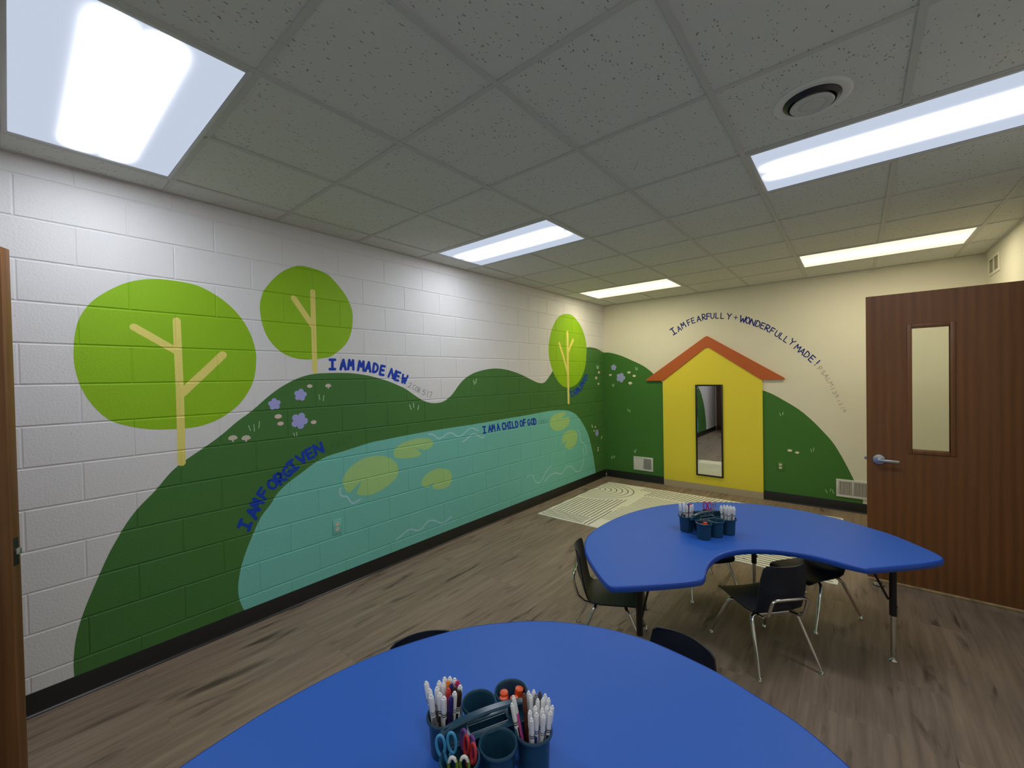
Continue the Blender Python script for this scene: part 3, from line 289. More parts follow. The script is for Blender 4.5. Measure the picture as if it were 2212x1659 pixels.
[[[2.1269,0.2084],[2.1438,0.2151],[2.1678,0.2246],[2.1903,0.2333],[2.2086,0.2403],[2.2255,0.2464],[2.2408,0.2511],[2.254,0.2542],[2.2656,0.2558],[2.2772,0.2554],[2.2891,0.2524],[2.3009,0.2474],[2.3137,0.2416],[2.3282,0.2343],[2.3435,0.2263],[2.3582,0.2208],[2.3714,0.2192],[2.3838,0.2202],[2.3964,0.2234],[2.4094,0.2295],[2.4226,0.238],[2.4358,0.2464],[2.4488,0.255],[2.4619,0.2637],[2.4758,0.2697],[2.4912,0.272],[2.5075,0.2715],[2.5238,0.269],[2.5402,0.2641],[2.5566,0.2571],[2.5722,0.2491],[2.5866,0.2395],[2.6002,0.2289],[2.6129,0.2199],[2.6242,0.2135],[2.6347,0.2087],[2.6462,0.2056],[2.6597,0.2042],[2.6742,0.2045],[2.6889,0.2067],[2.7036,0.2115],[2.7185,0.2181],[2.7329,0.2242],[2.748,0.2292],[2.7627,0.2336],[2.773,0.2366]],0.0125]],"txt":{"I AM MADE NEW":[["I",1.5653,1.6976,0.0499,0.0003,0.002,0.0721],["A",1.6567,1.6972,0.0404,-0.0012,0.0046,0.0737],["M",1.7188,1.6982,0.0448,-0.0021,0.0059,0.0722],["M",1.8037,1.6903,0.0488,-0.0038,0.009,0.0735],["A",1.8693,1.6833,0.0443,-0.0049,0.0121,0.0744],["D",1.936,1.6758,0.0437,-0.0056,0.0129,0.0702],["E",2.0001,1.6553,0.0405,-0.0065,0.0167,0.0734],["N",2.0872,1.635,0.0495,-0.0162,0.0298,0.0662],["E",2.1461,1.609,0.042,-0.011,0.025,0.0685],["W",2.2155,1.5839,0.0502,-0.0116,0.0219,0.0674]],"2 COR 5:17":[["2",2.2834,1.54,0.0309,-0.0094,0.0176,0.0415],["C",2.3332,1.52,0.0276,-0.0084,0.0172,0.0402],["O",2.3637,1.5021,0.0244,-0.0063,0.0149,0.0412],["R",2.3921,1.4864,0.0249,-0.0057,0.0137,0.0435],["5",2.4423,1.465,0.0344,-0.0063,0.0114,0.0456],[":",2.4845,1.4609,0.0073,-0.0011,0.0048,0.0232],["1",2.4957,1.444,0.0161,-0.0026,0.0105,0.051],["7",2.523,1.4351,0.0282,-0.0046,0.0109,0.0524]],"I AM FORGIVEN":[["I",0.9874,0.623,0.0198,0.0516,-0.0563,0.0404],["A",1.0358,0.6924,0.0227,0.0528,-0.057,0.0419],["M",1.0583,0.7476,0.0234,0.0405,-0.0536,0.0461],["F",1.0939,0.8097,0.0283,0.0412,-0.0477,0.0449],["O",1.1428,0.8605,0.0371,0.0312,-0.0385,0.0517],["R",1.195,0.8891,0.0376,0.0277,-0.0432,0.0623],["G",1.2419,0.9295,0.0395,0.0243,-0.036,0.0578],["I",1.2786,0.9612,0.0418,0.0283,-0.0413,0.0613],["V",1.3356,1.0051,0.0474,0.022,-0.0331,0.0631],["E",1.3926,1.0343,0.0437,0.0143,-0.0278,0.0663],["N",1.4495,1.0601,0.058,0.0144,-0.0242,0.0684]],"EPH 1:7":[["E",1.5321,1.0648,0.0196,0.0103,-0.0181,0.0293],["P",1.5825,1.0867,0.0205,0.0098,-0.0197,0.0336],["H",1.6224,1.0878,0.0249,0.0107,-0.0189,0.0344],["1",1.6765,1.1076,0.0092,0.0037,-0.0198,0.0368],[":",1.6932,1.1194,0.0037,0.0015,-0.01,0.0185],["7",1.7205,1.1215,0.0249,0.009,-0.0171,0.0339]],"I AM A CHILD OF GOD":[["I",3.2515,1.0129,0.0476,-0.002,-0.0082,0.0683],["A",3.3405,1.0164,0.046,-0.0019,-0.0084,0.0693],["M",3.3977,1.0173,0.0469,-0.0019,-0.0086,0.07],["A",3.4832,1.0166,0.0417,-0.0017,-0.0089,0.0709],["C",3.5728,1.0176,0.043,-0.0017,-0.0092,0.0719],["H",3.6294,1.0179,0.0472,-0.0018,-0.0091,0.0704],["I",3.6906,1.0194,0.0378,-0.0014,-0.0093,0.0712],["L",3.7511,1.0175,0.0385,-0.0015,-0.0092,0.0696],["D",3.8129,1.0164,0.0465,-0.0018,-0.0094,0.0702],["O",3.8995,1.021,0.0477,-0.0017,-0.009,0.0666],["F",3.963,1.0204,0.0449,-0.0016,-0.0102,0.0743],["G",4.0495,1.0174,0.05,-0.0018,-0.0095,0.0682],["O",4.1194,1.0199,0.0471,-0.0016,-0.0097,0.0689],["D",4.175,1.0145,0.0478,-0.0018,-0.0106,0.0742]],"1 JOHN 3:1":[["1",4.2651,1.0162,0.0134,-0.0005,-0.0064,0.0442],["J",4.2956,1.0142,0.025,-0.0009,-0.0064,0.0444],["O",4.323,1.0163,0.0229,-0.0008,-0.0063,0.0432],["H",4.3506,1.015,0.0231,-0.0008,-0.0063,0.0434],["N",4.3773,1.0151,0.0256,-0.0009,-0.0064,0.0435],["3",4.4196,1.0165,0.0259,-0.0009,-0.0065,0.0438],[":",4.4522,1.0249,0.0048,-0.0002,-0.0032,0.022],["1",4.4721,1.0147,0.0095,-0.0003,-0.007,0.0469]],"I AM LOVED":[["I",5.0571,1.3237,0.0686,0.0085,-0.0384,0.0678],["A",5.1602,1.3331,0.0562,0.0129,-0.0611,0.0647],["M",5.2524,1.3604,0.0558,0.0199,-0.0796,0.057],["L",5.329,1.4029,0.041,0.0214,-0.0867,0.0435],["O",5.3796,1.4442,0.0423,0.0286,-0.0883,0.0343],["V",5.4339,1.4867,0.0375,0.0309,-0.0901,0.0286],["E",5.4908,1.5358,0.0336,0.0327,-0.085,0.0224],["D",5.5269,1.5843,0.0313,0.0367,-0.0783,0.0168]],"I AM FEARFULLY + WONDERFULLY MADE!":[["I",1.0912,2.1711,0.0545,0.0313,-0.0473,0.0794],["A",1.1707,2.2136,0.0429,0.0195,-0.0316,0.0652],["M",1.2249,2.2542,0.049,0.0222,-0.0336,0.0698],["F",1.3067,2.2887,0.0385,0.014,-0.0284,0.0711],["E",1.3564,2.313,0.0419,0.01,-0.02,0.0691],["A",1.4223,2.3285,0.052,0.0045,-0.0113,0.0739],["R",1.492,2.3468,0.0445,0.002,-0.009,0.0759],["F",1.5455,2.3518,0.042,-0.002,-0.0028,0.0755],["U",1.5963,2.3576,0.0415,-0.0044,0.0008,0.0697],["L",1.6562,2.3532,0.0387,-0.0055,0.0031,0.0714],["L",1.7176,2.3451,0.0381,-0.007,0.0053,0.0705],["Y",1.7936,2.331,0.048,-0.0125,0.0101,0.0713],["+",1.8758,2.3204,0.0425,-0.0128,0.008,0.0467],["W",1.9443,2.279,0.0643,-0.0218,0.0159,0.0779],["O",2.0098,2.2573,0.0424,-0.0171,0.0182,0.0715],["N",2.058,2.2335,0.0485,-0.0248,0.0235,0.0687],["D",2.1183,2.2085,0.0427,-0.0259,0.0273,0.0658],["E",2.1707,2.1816,0.038,-0.0249,0.0281,0.0622],["R",2.2206,2.1484,0.0403,-0.0285,0.0316,0.0645],["F",2.2731,2.1118,0.0349,-0.0285,0.0341,0.0594],["U",2.3275,2.0727,0.0337,-0.0295,0.0332,0.0541],["L",2.3727,2.0381,0.031,-0.0291,0.0356,0.0541],["L",2.42,1.9962,0.0298,-0.0299,0.0368,0.0524],["Y",2.4762,1.9639,0.0357,-0.0384,0.0403,0.0538],["M",2.529,1.8939,0.0408,-0.0439,0.0397,0.0538],["A",2.5781,1.8478,0.0324,-0.0373,0.0408,0.052],["D",2.6233,1.8063,0.0315,-0.0376,0.0411,0.051],["E",2.6695,1.7548,0.0306,-0.0378,0.0438,0.0532],["!",2.7312,1.691,0.007,-0.01,0.0474,0.0505]],"PSALM 139:13-14":[["P",2.7549,1.6398,0.02,-0.0305,0.0351,0.0351],["S",2.7899,1.5947,0.0162,-0.0283,0.0325,0.0284],["A",2.8167,1.557,0.0166,-0.0329,0.0348,0.0274],["L",2.8411,1.5117,0.0135,-0.03,0.0313,0.0221],["M",2.8605,1.4713,0.0182,-0.0436,0.0333,0.0218],["1",2.8805,1.4008,0.0042,-0.0116,0.0369,0.0217],["3",2.8959,1.365,0.0095,-0.0272,0.0341,0.0193],["9",2.9144,1.3288,0.0087,-0.0276,0.0344,0.0179],[":",2.9368,1.294,0.0024,-0.0079,0.0173,0.0086],["1",2.9358,1.2634,0.0034,-0.0119,0.0346,0.0167],["3",2.9496,1.2372,0.0065,-0.0261,0.0317,0.0139],["-",2.9718,1.2082,0.0025,-0.01,0.0127,0.0056],["1",2.9694,1.1841,0.0029,-0.0121,0.0334,0.0139],["4",2.9877,1.1635,0.0071,-0.0323,0.0334,0.0133]]}}''')

# ---------------------------------------------------------------- mesh helpers
class MB:
    def __init__(s): s.v = []; s.f = []; s.m = []; s.mi = 0
    def add(s, vs, fs):
        o = len(s.v); s.v += [tuple(x) for x in vs]; s.f += [tuple(i + o for i in f) for f in fs]; s.m += [s.mi] * len(fs); return s
    def box(s, x0, x1, y0, y1, z0, z1, bev=0.0, M=None, seg=2):
        bm = bmesh.new(); bmesh.ops.create_cube(bm, size=1)
        for v in bm.verts: v.co = Vector((x0 + (v.co.x + .5) * (x1 - x0), y0 + (v.co.y + .5) * (y1 - y0), z0 + (v.co.z + .5) * (z1 - z0)))
        if bev: bmesh.ops.bevel(bm, geom=list(bm.edges), offset=bev, segments=seg, affect='EDGES', profile=0.5)
        return s.bm(bm, M)
    def bm(s, bm, M=None):
        bm.verts.index_update()
        vs = [(M @ v.co) if M else v.co.copy() for v in bm.verts]; fs = [[v.index for v in f.verts] for f in bm.faces]
        bm.free(); return s.add(vs, fs)
    def tube(s, pts, r, seg=12, cap=True, closed=False):
        P = [Vector(p) for p in pts]; n = len(P)
        R = r if isinstance(r, (list, tuple)) else [r] * n
        T = []
        for i in range(n):
            a = P[(i - 1) % n] if (closed or i > 0) else P[i]; b = P[(i + 1) % n] if (closed or i < n - 1) else P[i]
            T.append((b - a).normalized())
        ref = Vector((0, 0, 1)) if abs(T[0].z) < 0.9 else Vector((1, 0, 0))
        u = (ref - T[0] * ref.dot(T[0])).normalized(); vs = []; fs = []
        for i in range(n):
            u = (u - T[i] * u.dot(T[i])).normalized(); w_ = T[i].cross(u)
            for k in range(seg):
                a = 2 * PI * k / seg; vs.append(P[i] + (u * math.cos(a) + w_ * math.sin(a)) * R[i])
        for i in range(n if closed else n - 1):
            j = (i + 1) % n
            for k in range(seg): fs.append((i * seg + k, i * seg + (k + 1) % seg, j * seg + (k + 1) % seg, j * seg + k))
        if cap and not closed: fs.append(tuple(reversed(range(seg)))); fs.append(tuple((n - 1) * seg + k for k in range(seg)))
        return s.add(vs, fs)
    def lathe(s, prof, seg=24, M=None, cx=0, cy=0):
        vs = []; fs = []; n = len(prof)
        for r, z in prof:
            for k in range(seg):
                a = 2 * PI * k / seg; vs.append(Vector((cx + r * math.cos(a), cy + r * math.sin(a), z)))
        for i in range(n - 1):
            for k in range(seg): fs.append((i * seg + k, i * seg + (k + 1) % seg, (i + 1) * seg + (k + 1) % seg, (i + 1) * seg + k))
        if prof[0][0] > 1e-6: fs.append(tuple(reversed(range(seg))))
        if prof[-1][0] > 1e-6: fs.append(tuple((n - 1) * seg + k for k in range(seg)))
        if M: vs = [M @ v for v in vs]
        return s.add(vs, fs)
    def prism(s, poly, fn, d0, d1):
        """Outline extruded between depths d0 and d1; fn maps (a, b, depth) to xyz."""
        n = len(poly); vs = [fn(a, b, d0) for a, b in poly] + [fn(a, b, d1) for a, b in poly]
        fs = [tuple(range(n)), tuple(reversed(range(n, 2 * n)))] + [(i, (i + 1) % n, n + (i + 1) % n, n + i) for i in range(n)]
        return s.add(vs, fs)
    def build(s, name, mt, parent=None, smooth=30, loc=None):
        me = bpy.data.meshes.new(name); me.from_pydata(s.v, [], s.f)
        for m in (mt if isinstance(mt, list) else [mt]): me.materials.append(m)
        me.polygons.foreach_set('material_index', s.m)
        bm = bmesh.new(); bm.from_mesh(me); bmesh.ops.remove_doubles(bm, verts=bm.verts, dist=1e-6); bmesh.ops.recalc_face_normals(bm, faces=bm.faces); bm.to_mesh(me); bm.free()
        if smooth:
            me.polygons.foreach_set('use_smooth', [True] * len(me.polygons)); me.set_sharp_from_angle(angle=math.radians(smooth))
        me.update()
        return link(name, me, parent, loc)
    def flat(s, name, mt, parent=None):
        me = bpy.data.meshes.new(name); me.from_pydata(s.v, [], s.f); me.materials.append(mt); me.update()
        return link(name, me, parent)
def link(name, me, parent=None, loc=None):
    o = bpy.data.objects.new(name, me); COL.objects.link(o)
    if loc: o.location = loc
    if parent: o.parent = parent
    return o
def tag(o, label=None, cat=None, group=None, kind=None):
    if label: o['label'] = label
    if cat: o['category'] = cat
    if group: o['group'] = group
    if kind: o['kind'] = kind
    return o
def thing(name, label, cat, loc=(0, 0, 0), rz=0, group=None):
    o = bpy.data.objects.new(name, None); COL.objects.link(o); o.location = loc; o.rotation_euler = (0, 0, rz); o.empty_display_size = 0.05
    return tag(o, label, cat, group)
def dup(o, parent=None):
    c = o.copy(); COL.objects.link(c)
    if parent is not None: c.parent = parent
    for ch in list(o.children): dup(ch, c)
    return c
def struct(o, label=None): return tag(o, label, kind='structure')
def fix_wind(poly, want_ccw=True):
    a = sum(poly[i][0] * poly[(i + 1) % len(poly)][1] - poly[(i + 1) % len(poly)][0] * poly[i][1] for i in range(len(poly)))
    return poly if (a > 0) == want_ccw else poly[::-1]
# concrete block courses: 0.2032 m high, 0.4064 m long, stretcher bond, tooled concave joints
BH, BLN, BZ0, BY0 = 0.2032, 0.4064, -0.0111, 0.0329
JH, JV = (0.0068, 0.0046), (0.0058, 0.0034)          # half width and depth of the bed and head joints
def relief(y, z):
    r = math.floor((z - BZ0) / BH + 1e-6); dz = abs((z - BZ0) / BH - round((z - BZ0) / BH)) * BH
    q = (y - BY0) / BLN + (0 if r % 2 == 0 else .5); dy = abs(q - round(q)) * BLN
    f = lambda d, j: j[1] * math.cos(PI / 2 * d / j[0]) if d < j[0] else 0.0
    return -max(f(dz, JH), f(dy, JV))
def cut_lines():
    zs, ys = [], []
    for r in range(0, 15): zs += [BZ0 + r * BH + JH[0] * k for k in (-1, -.6, -.2, .2, .6, 1)]
    for n in range(-6, 32): ys += [BY0 + n * BLN / 2 + JV[0] * k for k in (-1, -.5, 0, .5, 1)]
    return ys, zs
CUT_Y, CUT_Z = cut_lines()
def drape(o):
    """Lay flat paint on the left wall into the block joints."""
    bm = bmesh.new(); bm.from_mesh(o.data); bmesh.ops.triangulate(bm, faces=bm.faces[:], ngon_method='EAR_CLIP')
    y0, y1 = min(v.co.y for v in bm.verts), max(v.co.y for v in bm.verts); z0, z1 = min(v.co.z for v in bm.verts), max(v.co.z for v in bm.verts)
    for z in CUT_Z:
        if z0 < z < z1: bmesh.ops.bisect_plane(bm, geom=bm.verts[:] + bm.edges[:] + bm.faces[:], dist=1e-6, plane_co=(0, 0, z), plane_no=(0, 0, 1))
    for y in CUT_Y:
        if y0 < y < y1: bmesh.ops.bisect_plane(bm, geom=bm.verts[:] + bm.edges[:] + bm.faces[:], dist=1e-6, plane_co=(0, y, 0), plane_no=(0, 1, 0))
    for v in bm.verts: v.co.x += relief(v.co.y, v.co.z)
    bm.to_mesh(o.data); bm.free(); face_out(o, 0, 1); return o
# mural surfaces: left wall (x = 0, coordinates y,z), back wall (y = ROOM_L, coordinates x,z)
LEFTW = lambda a, b, d: (d, a, b)
BACKW = lambda a, b, d: (a, ROOM_L - d, b)
STROKE_N = 0
def ribbon(mb, pts, wd, fn, d):
    """A brush stroke of width wd with round ends and round elbows."""
    global STROKE_N
    STROKE_N += 1; h = wd / 2; d = d + (STROKE_N % 12) * 4e-5      # strokes lie one over another like paint
    for i in range(len(pts) - 1):
        (ax, ay), (bx, by) = pts[i], pts[i + 1]; dx, dy = bx - ax, by - ay; l = math.hypot(dx, dy)
        if l < 1e-6: continue
        nx, ny = -dy / l * h, dx / l * h; e = d + 6e-6 * (i % 2)
        mb.add([fn(ax + nx, ay + ny, e), fn(ax - nx, ay - ny, e), fn(bx - nx, by - ny, e), fn(bx + nx, by + ny, e)], [(0, 1, 2, 3) if fn is LEFTW else (0, 1, 2, 3)])
    for i, (x, y) in enumerate(pts):
        e = d + 2e-5 + 6e-6 * (i % 2)
        mb.add([fn(x + h * math.cos(a), y + h * math.sin(a), e) for a in [2 * PI * k / 10 for k in range(10)]], [tuple(range(10))])
def face_out(o, axis, sign):
    me = o.data
    for p in me.polygons:
        if p.normal[axis] * sign < 0: p.flip()
    me.update()
def poly_paint(name, polys, mt, fn, d, parent):
    mb = MB()
    for i, p in enumerate(polys): mb.add([fn(a, b, d + i * 1e-4) for a, b in p], [tuple(range(len(p)))])
    o = mb.flat(name, mt, parent); face_out(o, 0 if fn is LEFTW else 1, 1 if fn is LEFTW else -1); return drape(o) if fn is LEFTW else o
def strokes_paint(name, strokes, mt, fn, d, parent):
    mb = MB()
    for p, wd in strokes: ribbon(mb, p, wd, fn, d)
    o = mb.flat(name, mt, parent); face_out(o, 0 if fn is LEFTW else 1, 1 if fn is LEFTW else -1); return drape(o) if fn is LEFTW else o

# stroke alphabet, unit square
def arc(cx, cy, rx, ry, a0, a1, n=9): return [(cx + rx * math.cos(math.radians(a0 + (a1 - a0) * i / n)), cy + ry * math.sin(math.radians(a0 + (a1 - a0) * i / n))) for i in range(n + 1)]
GL = {
 'I': [[(.5, 0), (.5, 1)], [(.08, 1), (.92, 1)], [(.08, 0), (.92, 0)]], 'A': [[(0, 0), (.5, 1), (1, 0)], [(.2, .36), (.8, .36)]],
 'M': [[(0, 0), (.14, 1), (.5, .42), (.86, 1), (1, 0)]], 'D': [[(.05, 0), (.05, 1)], [(.05, 1)] + arc(.25, .5, .72, .5, 90, -90) + [(.05, 0)]],
 'E': [[(.95, 1), (.08, 1), (.05, 0), (.95, 0)], [(.05, .52), (.8, .52)]], 'N': [[(0, 0), (.06, 1), (.94, 0), (1, 1)]], 'W': [[(0, 1), (.22, 0), (.5, .62), (.74, 0), (1, 1)]],
 'F': [[(.95, 1), (.08, 1), (.05, 0)], [(.06, .52), (.8, .52)]], 'O': [arc(.5, .5, .5, .5, 90, 450, 16)], 'R': [[(.05, 0), (.05, 1)] + arc(.45, .74, .45, .26, 90, -90) + [(.1, .48), (1, 0)]],
 'G': [arc(.5, .5, .5, .5, 50, 330, 13) + [(.95, .42), (.55, .42)]], 'V': [[(0, 1), (.5, 0), (1, 1)]], 'C': [arc(.55, .5, .52, .5, 55, 305, 12)],
 'H': [[(.03, 0), (.03, 1)], [(.97, 0), (.97, 1)], [(.03, .5), (.97, .5)]], 'L': [[(.06, 1), (.06, 0), (.95, .03)]], 'Y': [[(0, 1), (.5, .5), (1, 1)], [(.5, .5), (.42, 0)]],
 'U': [[(0, 1), (0, .4)] + arc(.5, .4, .5, .4, 180, 360) + [(1, 1)]], 'S': [arc(.5, .74, .45, .26, 30, 270, 9) + arc(.5, .24, .48, .24, 90, -150, 9)], 'P': [[(.05, 0), (.05, 1)] + arc(.4, .73, .5, .27, 90, -90) + [(.08, .46)]],
 'J': [[(.2, 1), (.95, 1)], [(.65, 1), (.65, .25)] + arc(.35, .25, .3, .25, 0, -170)], '!': [[(.5, 1), (.5, .34)], [(.5, .02), (.5, 0)]], '+': [[(.5, 0), (.5, 1)], [(0, .5), (1, .5)]],
 '1': [[(.5, 1), (.5, 0)]], '2': [arc(.5, .7, .45, .3, 160, -20, 8) + [(.05, 0), (1, 0)]], '3': [arc(.45, .76, .42, .24, 150, -90, 8) + arc(.45, .27, .5, .27, 90, -150, 9)],
 '4': [[(.6, 1), (0, .38), (1, .38)], [(.72, .7), (.66, 0)]], '5': [[(.95, 1), (.2, 1), (.12, .58)] + arc(.42, .32, .5, .32, 120, -150, 9)], '7': [[(0, 1), (1, 1), (.45, 0)]],
 '9': [arc(.5, .7, .42, .3, 0, 360, 12) + [(.85, 0)]], ':': [[(.5, .80), (.5, .66)], [(.5, .22), (.5, .06)]], '-': [[(.0, .3), (1, .7)]],
}
def lettering(key, mt, fn, d, parent, frac, label):
    mb = MB()
    for ch, ox, oz, ux, uz, vx, vz in DATA['txt'][key]:
        wd = frac * math.hypot(vx, vz)
        for stroke in GL[ch]: ribbon(mb, [(ox + ux * a + vx * b, oz + uz * a + vz * b) for a, b in stroke], wd, fn, d)
    o = mb.flat('lettering', mt, parent); face_out(o, 0 if fn is LEFTW else 1, 1 if fn is LEFTW else -1); o['label'] = label; return drape(o) if fn is LEFTW else o

# ---------------------------------------------------------------- room shell
mb = MB(); mb.box(0, ROOM_W, FRONT, ROOM_L, -0.1, 0); struct(mb.build('floor', MT['floor'], smooth=0))
mb = MB(); mb.box(-0.15, -0.02, FRONT - .15, ROOM_L + .15, -0.1, ROOM_H + .1)
ys = [FRONT - .15] + [y for y in CUT_Y if FRONT - .15 < y < ROOM_L + .15] + [ROOM_L + .15]; zs = [-.1] + [z for z in CUT_Z if -.1 < z < ROOM_H + .1] + [ROOM_H + .1]
ys.sort(); zs.sort(); nz = len(zs)
mb.add([(relief(y, z), y, z) for y in ys for z in zs], [(i * nz + j, (i + 1) * nz + j, (i + 1) * nz + j + 1, i * nz + j + 1) for i in range(len(ys) - 1) for j in range(nz - 1)])
wall_left = struct(mb.flat('wall_left', MT['block']))
mb = MB(); mb.box(0, ROOM_W, ROOM_L, ROOM_L + .15, -0.1, ROOM_H + .1); wall_back = struct(mb.build('wall_back', MT['drywall'], smooth=0))
DY0, DY1, DH = 3.235, 4.195, 2.17      # doorway in the right wall
mb = MB(); mb.box(ROOM_W, ROOM_W + .15, FRONT - .15, DY0, -0.1, ROOM_H + .1); mb.box(ROOM_W, ROOM_W + .15, DY1, ROOM_L + .15, -0.1, ROOM_H + .1); mb.box(ROOM_W, ROOM_W + .15, DY0, DY1, DH, ROOM_H + .1)
wall_right = struct(mb.build('wall_right', MT['drywall'], smooth=0))
FX0, FX1 = 0.055, 1.05                  # doorway in the front wall
mb = MB(); mb.box(0, FX0, FRONT - .15, FRONT, -0.1, ROOM_H + .1); mb.box(FX1, ROOM_W, FRONT - .15, FRONT, -0.1, ROOM_H + .1); mb.box(FX0, FX1, FRONT - .15, FRONT, DH, ROOM_H + .1)
wall_front = struct(mb.build('wall_front', MT['drywall'], smooth=0))
# short corridors behind the two open doorways
mb = MB(); mb.box(ROOM_W + .15, ROOM_W + 1.6, DY0 - .3, DY1 + .3, -0.1, 0); mb.box(ROOM_W + 1.6, ROOM_W + 1.7, DY0 - .4, DY1 + .4, -0.1, 2.7)
mb.box(ROOM_W + .15, ROOM_W + 1.7, DY0 - .4, DY0 - .3, -.1, 2.7); mb.box(ROOM_W + .15, ROOM_W + 1.7, DY1 + .3, DY1 + .4, -.1, 2.7); mb.box(ROOM_W + .15, ROOM_W + 1.7, DY0 - .4, DY1 + .4, 2.6, 2.7)
struct(mb.build('wall_corridor_right', MT['drywall'], smooth=0))
mb = MB(); mb.box(FX0 - .3, FX1 + .3, FRONT - 1.6, FRONT - .15, -0.1, 0); mb.box(FX0 - .4, FX1 + .4, FRONT - 1.7, FRONT - 1.6, -.1, 2.7)
mb.box(FX0 - .4, FX0 - .3, FRONT - 1.7, FRONT - .15, -.1, 2.7); mb.box(FX1 + .3, FX1 + .4, FRONT - 1.7, FRONT - .15, -.1, 2.7); mb.box(FX0 - .4, FX1 + .4, FRONT - 1.7, FRONT - .15, 2.6, 2.7)
struct(mb.build('wall_corridor_front', MT['drywall'], smooth=0))
# door frames
mb = MB()
for y0, y1 in ((DY0 - .04, DY0 + .012), (DY1 - .012, DY1 + .04)): mb.box(ROOM_W - .012, ROOM_W + .162, y0, y1, 0, DH + .04, .003)
mb.box(ROOM_W - .012, ROOM_W + .162, DY0 - .04, DY1 + .04, DH - .012, DH + .04, .003); struct(mb.build('trim_1', MT['dark_steel']))
mb = MB()
for x0, x1 in ((FX0 - .04, FX0 + .012), (FX1 - .012, FX1 + .04)): mb.box(x0, x1, FRONT - .162, FRONT + .012, 0, DH + .04, .003)
mb.box(FX0 - .04, FX1 + .04, FRONT - .162, FRONT + .012, DH - .012, DH + .04, .003); struct(mb.build('trim_2', MT['dark_steel']))

# ceiling tiles on an exposed grid
G, GA, GB = 0.6096, 0.2261, 0.6021
mb = MB(); mb.box(0, ROOM_W, FRONT, ROOM_L, ROOM_H, ROOM_H + .1); ceiling = struct(mb.build('ceiling', MT['tile'], smooth=0))
LIGHTS = [(0, -1, 'cool'), (4, -1, 'cool'), (0, 3, 'cool'), (4, 3, 'cool'), (0, 7, 'warm'), (4, 7, 'warm')]   # grid column, grid row, lamp colour
def in_light(x, y): return any(GA + k * G < x < GA + (k + 2) * G and GB + j * G < y < GB + (j + 1) * G for k, j, _ in LIGHTS)
mb = MB(); TW, TD = 0.0119, 0.005
def bar(x0, x1, y0, y1): mb.box(x0, x1, y0, y1, ROOM_H - TD, ROOM_H + .002)
for k in range(0, 7):
    x = GA + k * G
    for j in range(-3, 9):
        y0 = max(GB + j * G, FRONT); y1 = min(GB + (j + 1) * G, ROOM_L)
        if y1 - y0 < .01 or in_light(x, (y0 + y1) / 2): continue
        bar(x - TW, x + TW, y0, y1)
for j in range(-2, 9):
    y = GB + j * G
    for k in range(-1, 7):
        x0 = max(GA + k * G, 0); x1 = min(GA + (k + 1) * G, ROOM_W)
        mb.box(x0 + (TW if k >= 0 else 0), x1 - (TW if k < 6 else 0), y - TW * .95, y + TW * .95, ROOM_H - TD * .8, ROOM_H + .002)
for a in ((0, .02, FRONT, ROOM_L), (ROOM_W - .02, ROOM_W, FRONT, ROOM_L), (.02, ROOM_W - .02, FRONT, FRONT + .02), (.02, ROOM_W - .02, ROOM_L - .02, ROOM_L)): bar(*a)
mb.build('ceiling_grid', MT['tbar'], ceiling, smooth=0)

# black vinyl wall base with a cove toe
def base_run(name, p0, p1, n):
    """Cove base along p0-p1; n points into the room."""
    mb = MB(); prof = [(0, .1115), (.003, .1115), (.0045, .108), (.0045, .022), (.008, .010), (.016, .004), (.017, 0), (0, 0)]
    vs = []; m = len(prof)
    for p in (p0, p1): vs += [(p[0] + n[0] * d, p[1] + n[1] * d, z) for d, z in prof]
    fs = [(i, (i + 1) % m, m + (i + 1) % m, m + i) for i in range(m)] + [tuple(range(m)), tuple(reversed(range(m, 2 * m)))]
    mb.add(vs, fs); return struct(mb.build(name, MT['base_blk'], smooth=35))
base_run('baseboard_left', (0, FRONT), (0, ROOM_L), (1, 0))
base_run('baseboard_back_left', (0.017, ROOM_L), (.940, ROOM_L), (0, -1)); base_run('baseboard_back_right', (2.198, ROOM_L), (ROOM_W, ROOM_L), (0, -1))
base_run('baseboard_right_far', (ROOM_W, DY1 + .045), (ROOM_W, ROOM_L - .017), (-1, 0)); base_run('baseboard_right_near', (ROOM_W, FRONT), (ROOM_W, DY0 - .045), (-1, 0))
base_run('baseboard_front', (FX1 + .045, FRONT), (ROOM_W - .017, FRONT), (0, 1))

# ---------------------------------------------------------------- mural
poly_paint('painted_hill', [DATA['hill']], MT['hill'], LEFTW, .0003, wall_left)
poly_paint('painted_pond', [DATA['pond']], MT['pond'], LEFTW, .0006, wall_left)
for p in DATA['pads']: poly_paint('lily_pad', [p], MT['pad'], LEFTW, .0009, wall_left)
for p, wd in DATA['waves']: strokes_paint('water_ripple', [(p, wd)], MT['ripple'], LEFTW, .0009, wall_left)
for cr, tr in zip(DATA['crowns'], DATA['trunks']):
    t = poly_paint('painted_tree', [cr], MT['crown'], LEFTW, .0006, wall_left)
    strokes_paint('painted_trunk', tr, MT['trunk'], LEFTW, .0009, t)
def flower(c, r, mt, fn, parent, rot):
    polys = []
    P = []
    for i in range(60):
        a = 2 * PI * i / 60; rr = r * (0.66 + 0.34 * abs(math.cos(2.5 * (a - rot))) ** 0.7); P.append((c[0] + rr * math.cos(a), c[1] + rr * math.sin(a)))
    poly_paint('painted_flower', [P], mt, fn, .0007, parent)
for i, (c, r) in enumerate(DATA['flowersL']): flower(c, r, MT['flower'], LEFTW, wall_left, .4 + i)
for i, (c, r) in enumerate(DATA['flowersB']): flower(c, r, MT['flower_b'], BACKW, wall_back, .2 + i)
def ell(c, rx, ry, n=20): return [(c[0] + rx * math.cos(2 * PI * i / n), c[1] + ry * math.sin(2 * PI * i / n)) for i in range(n)]
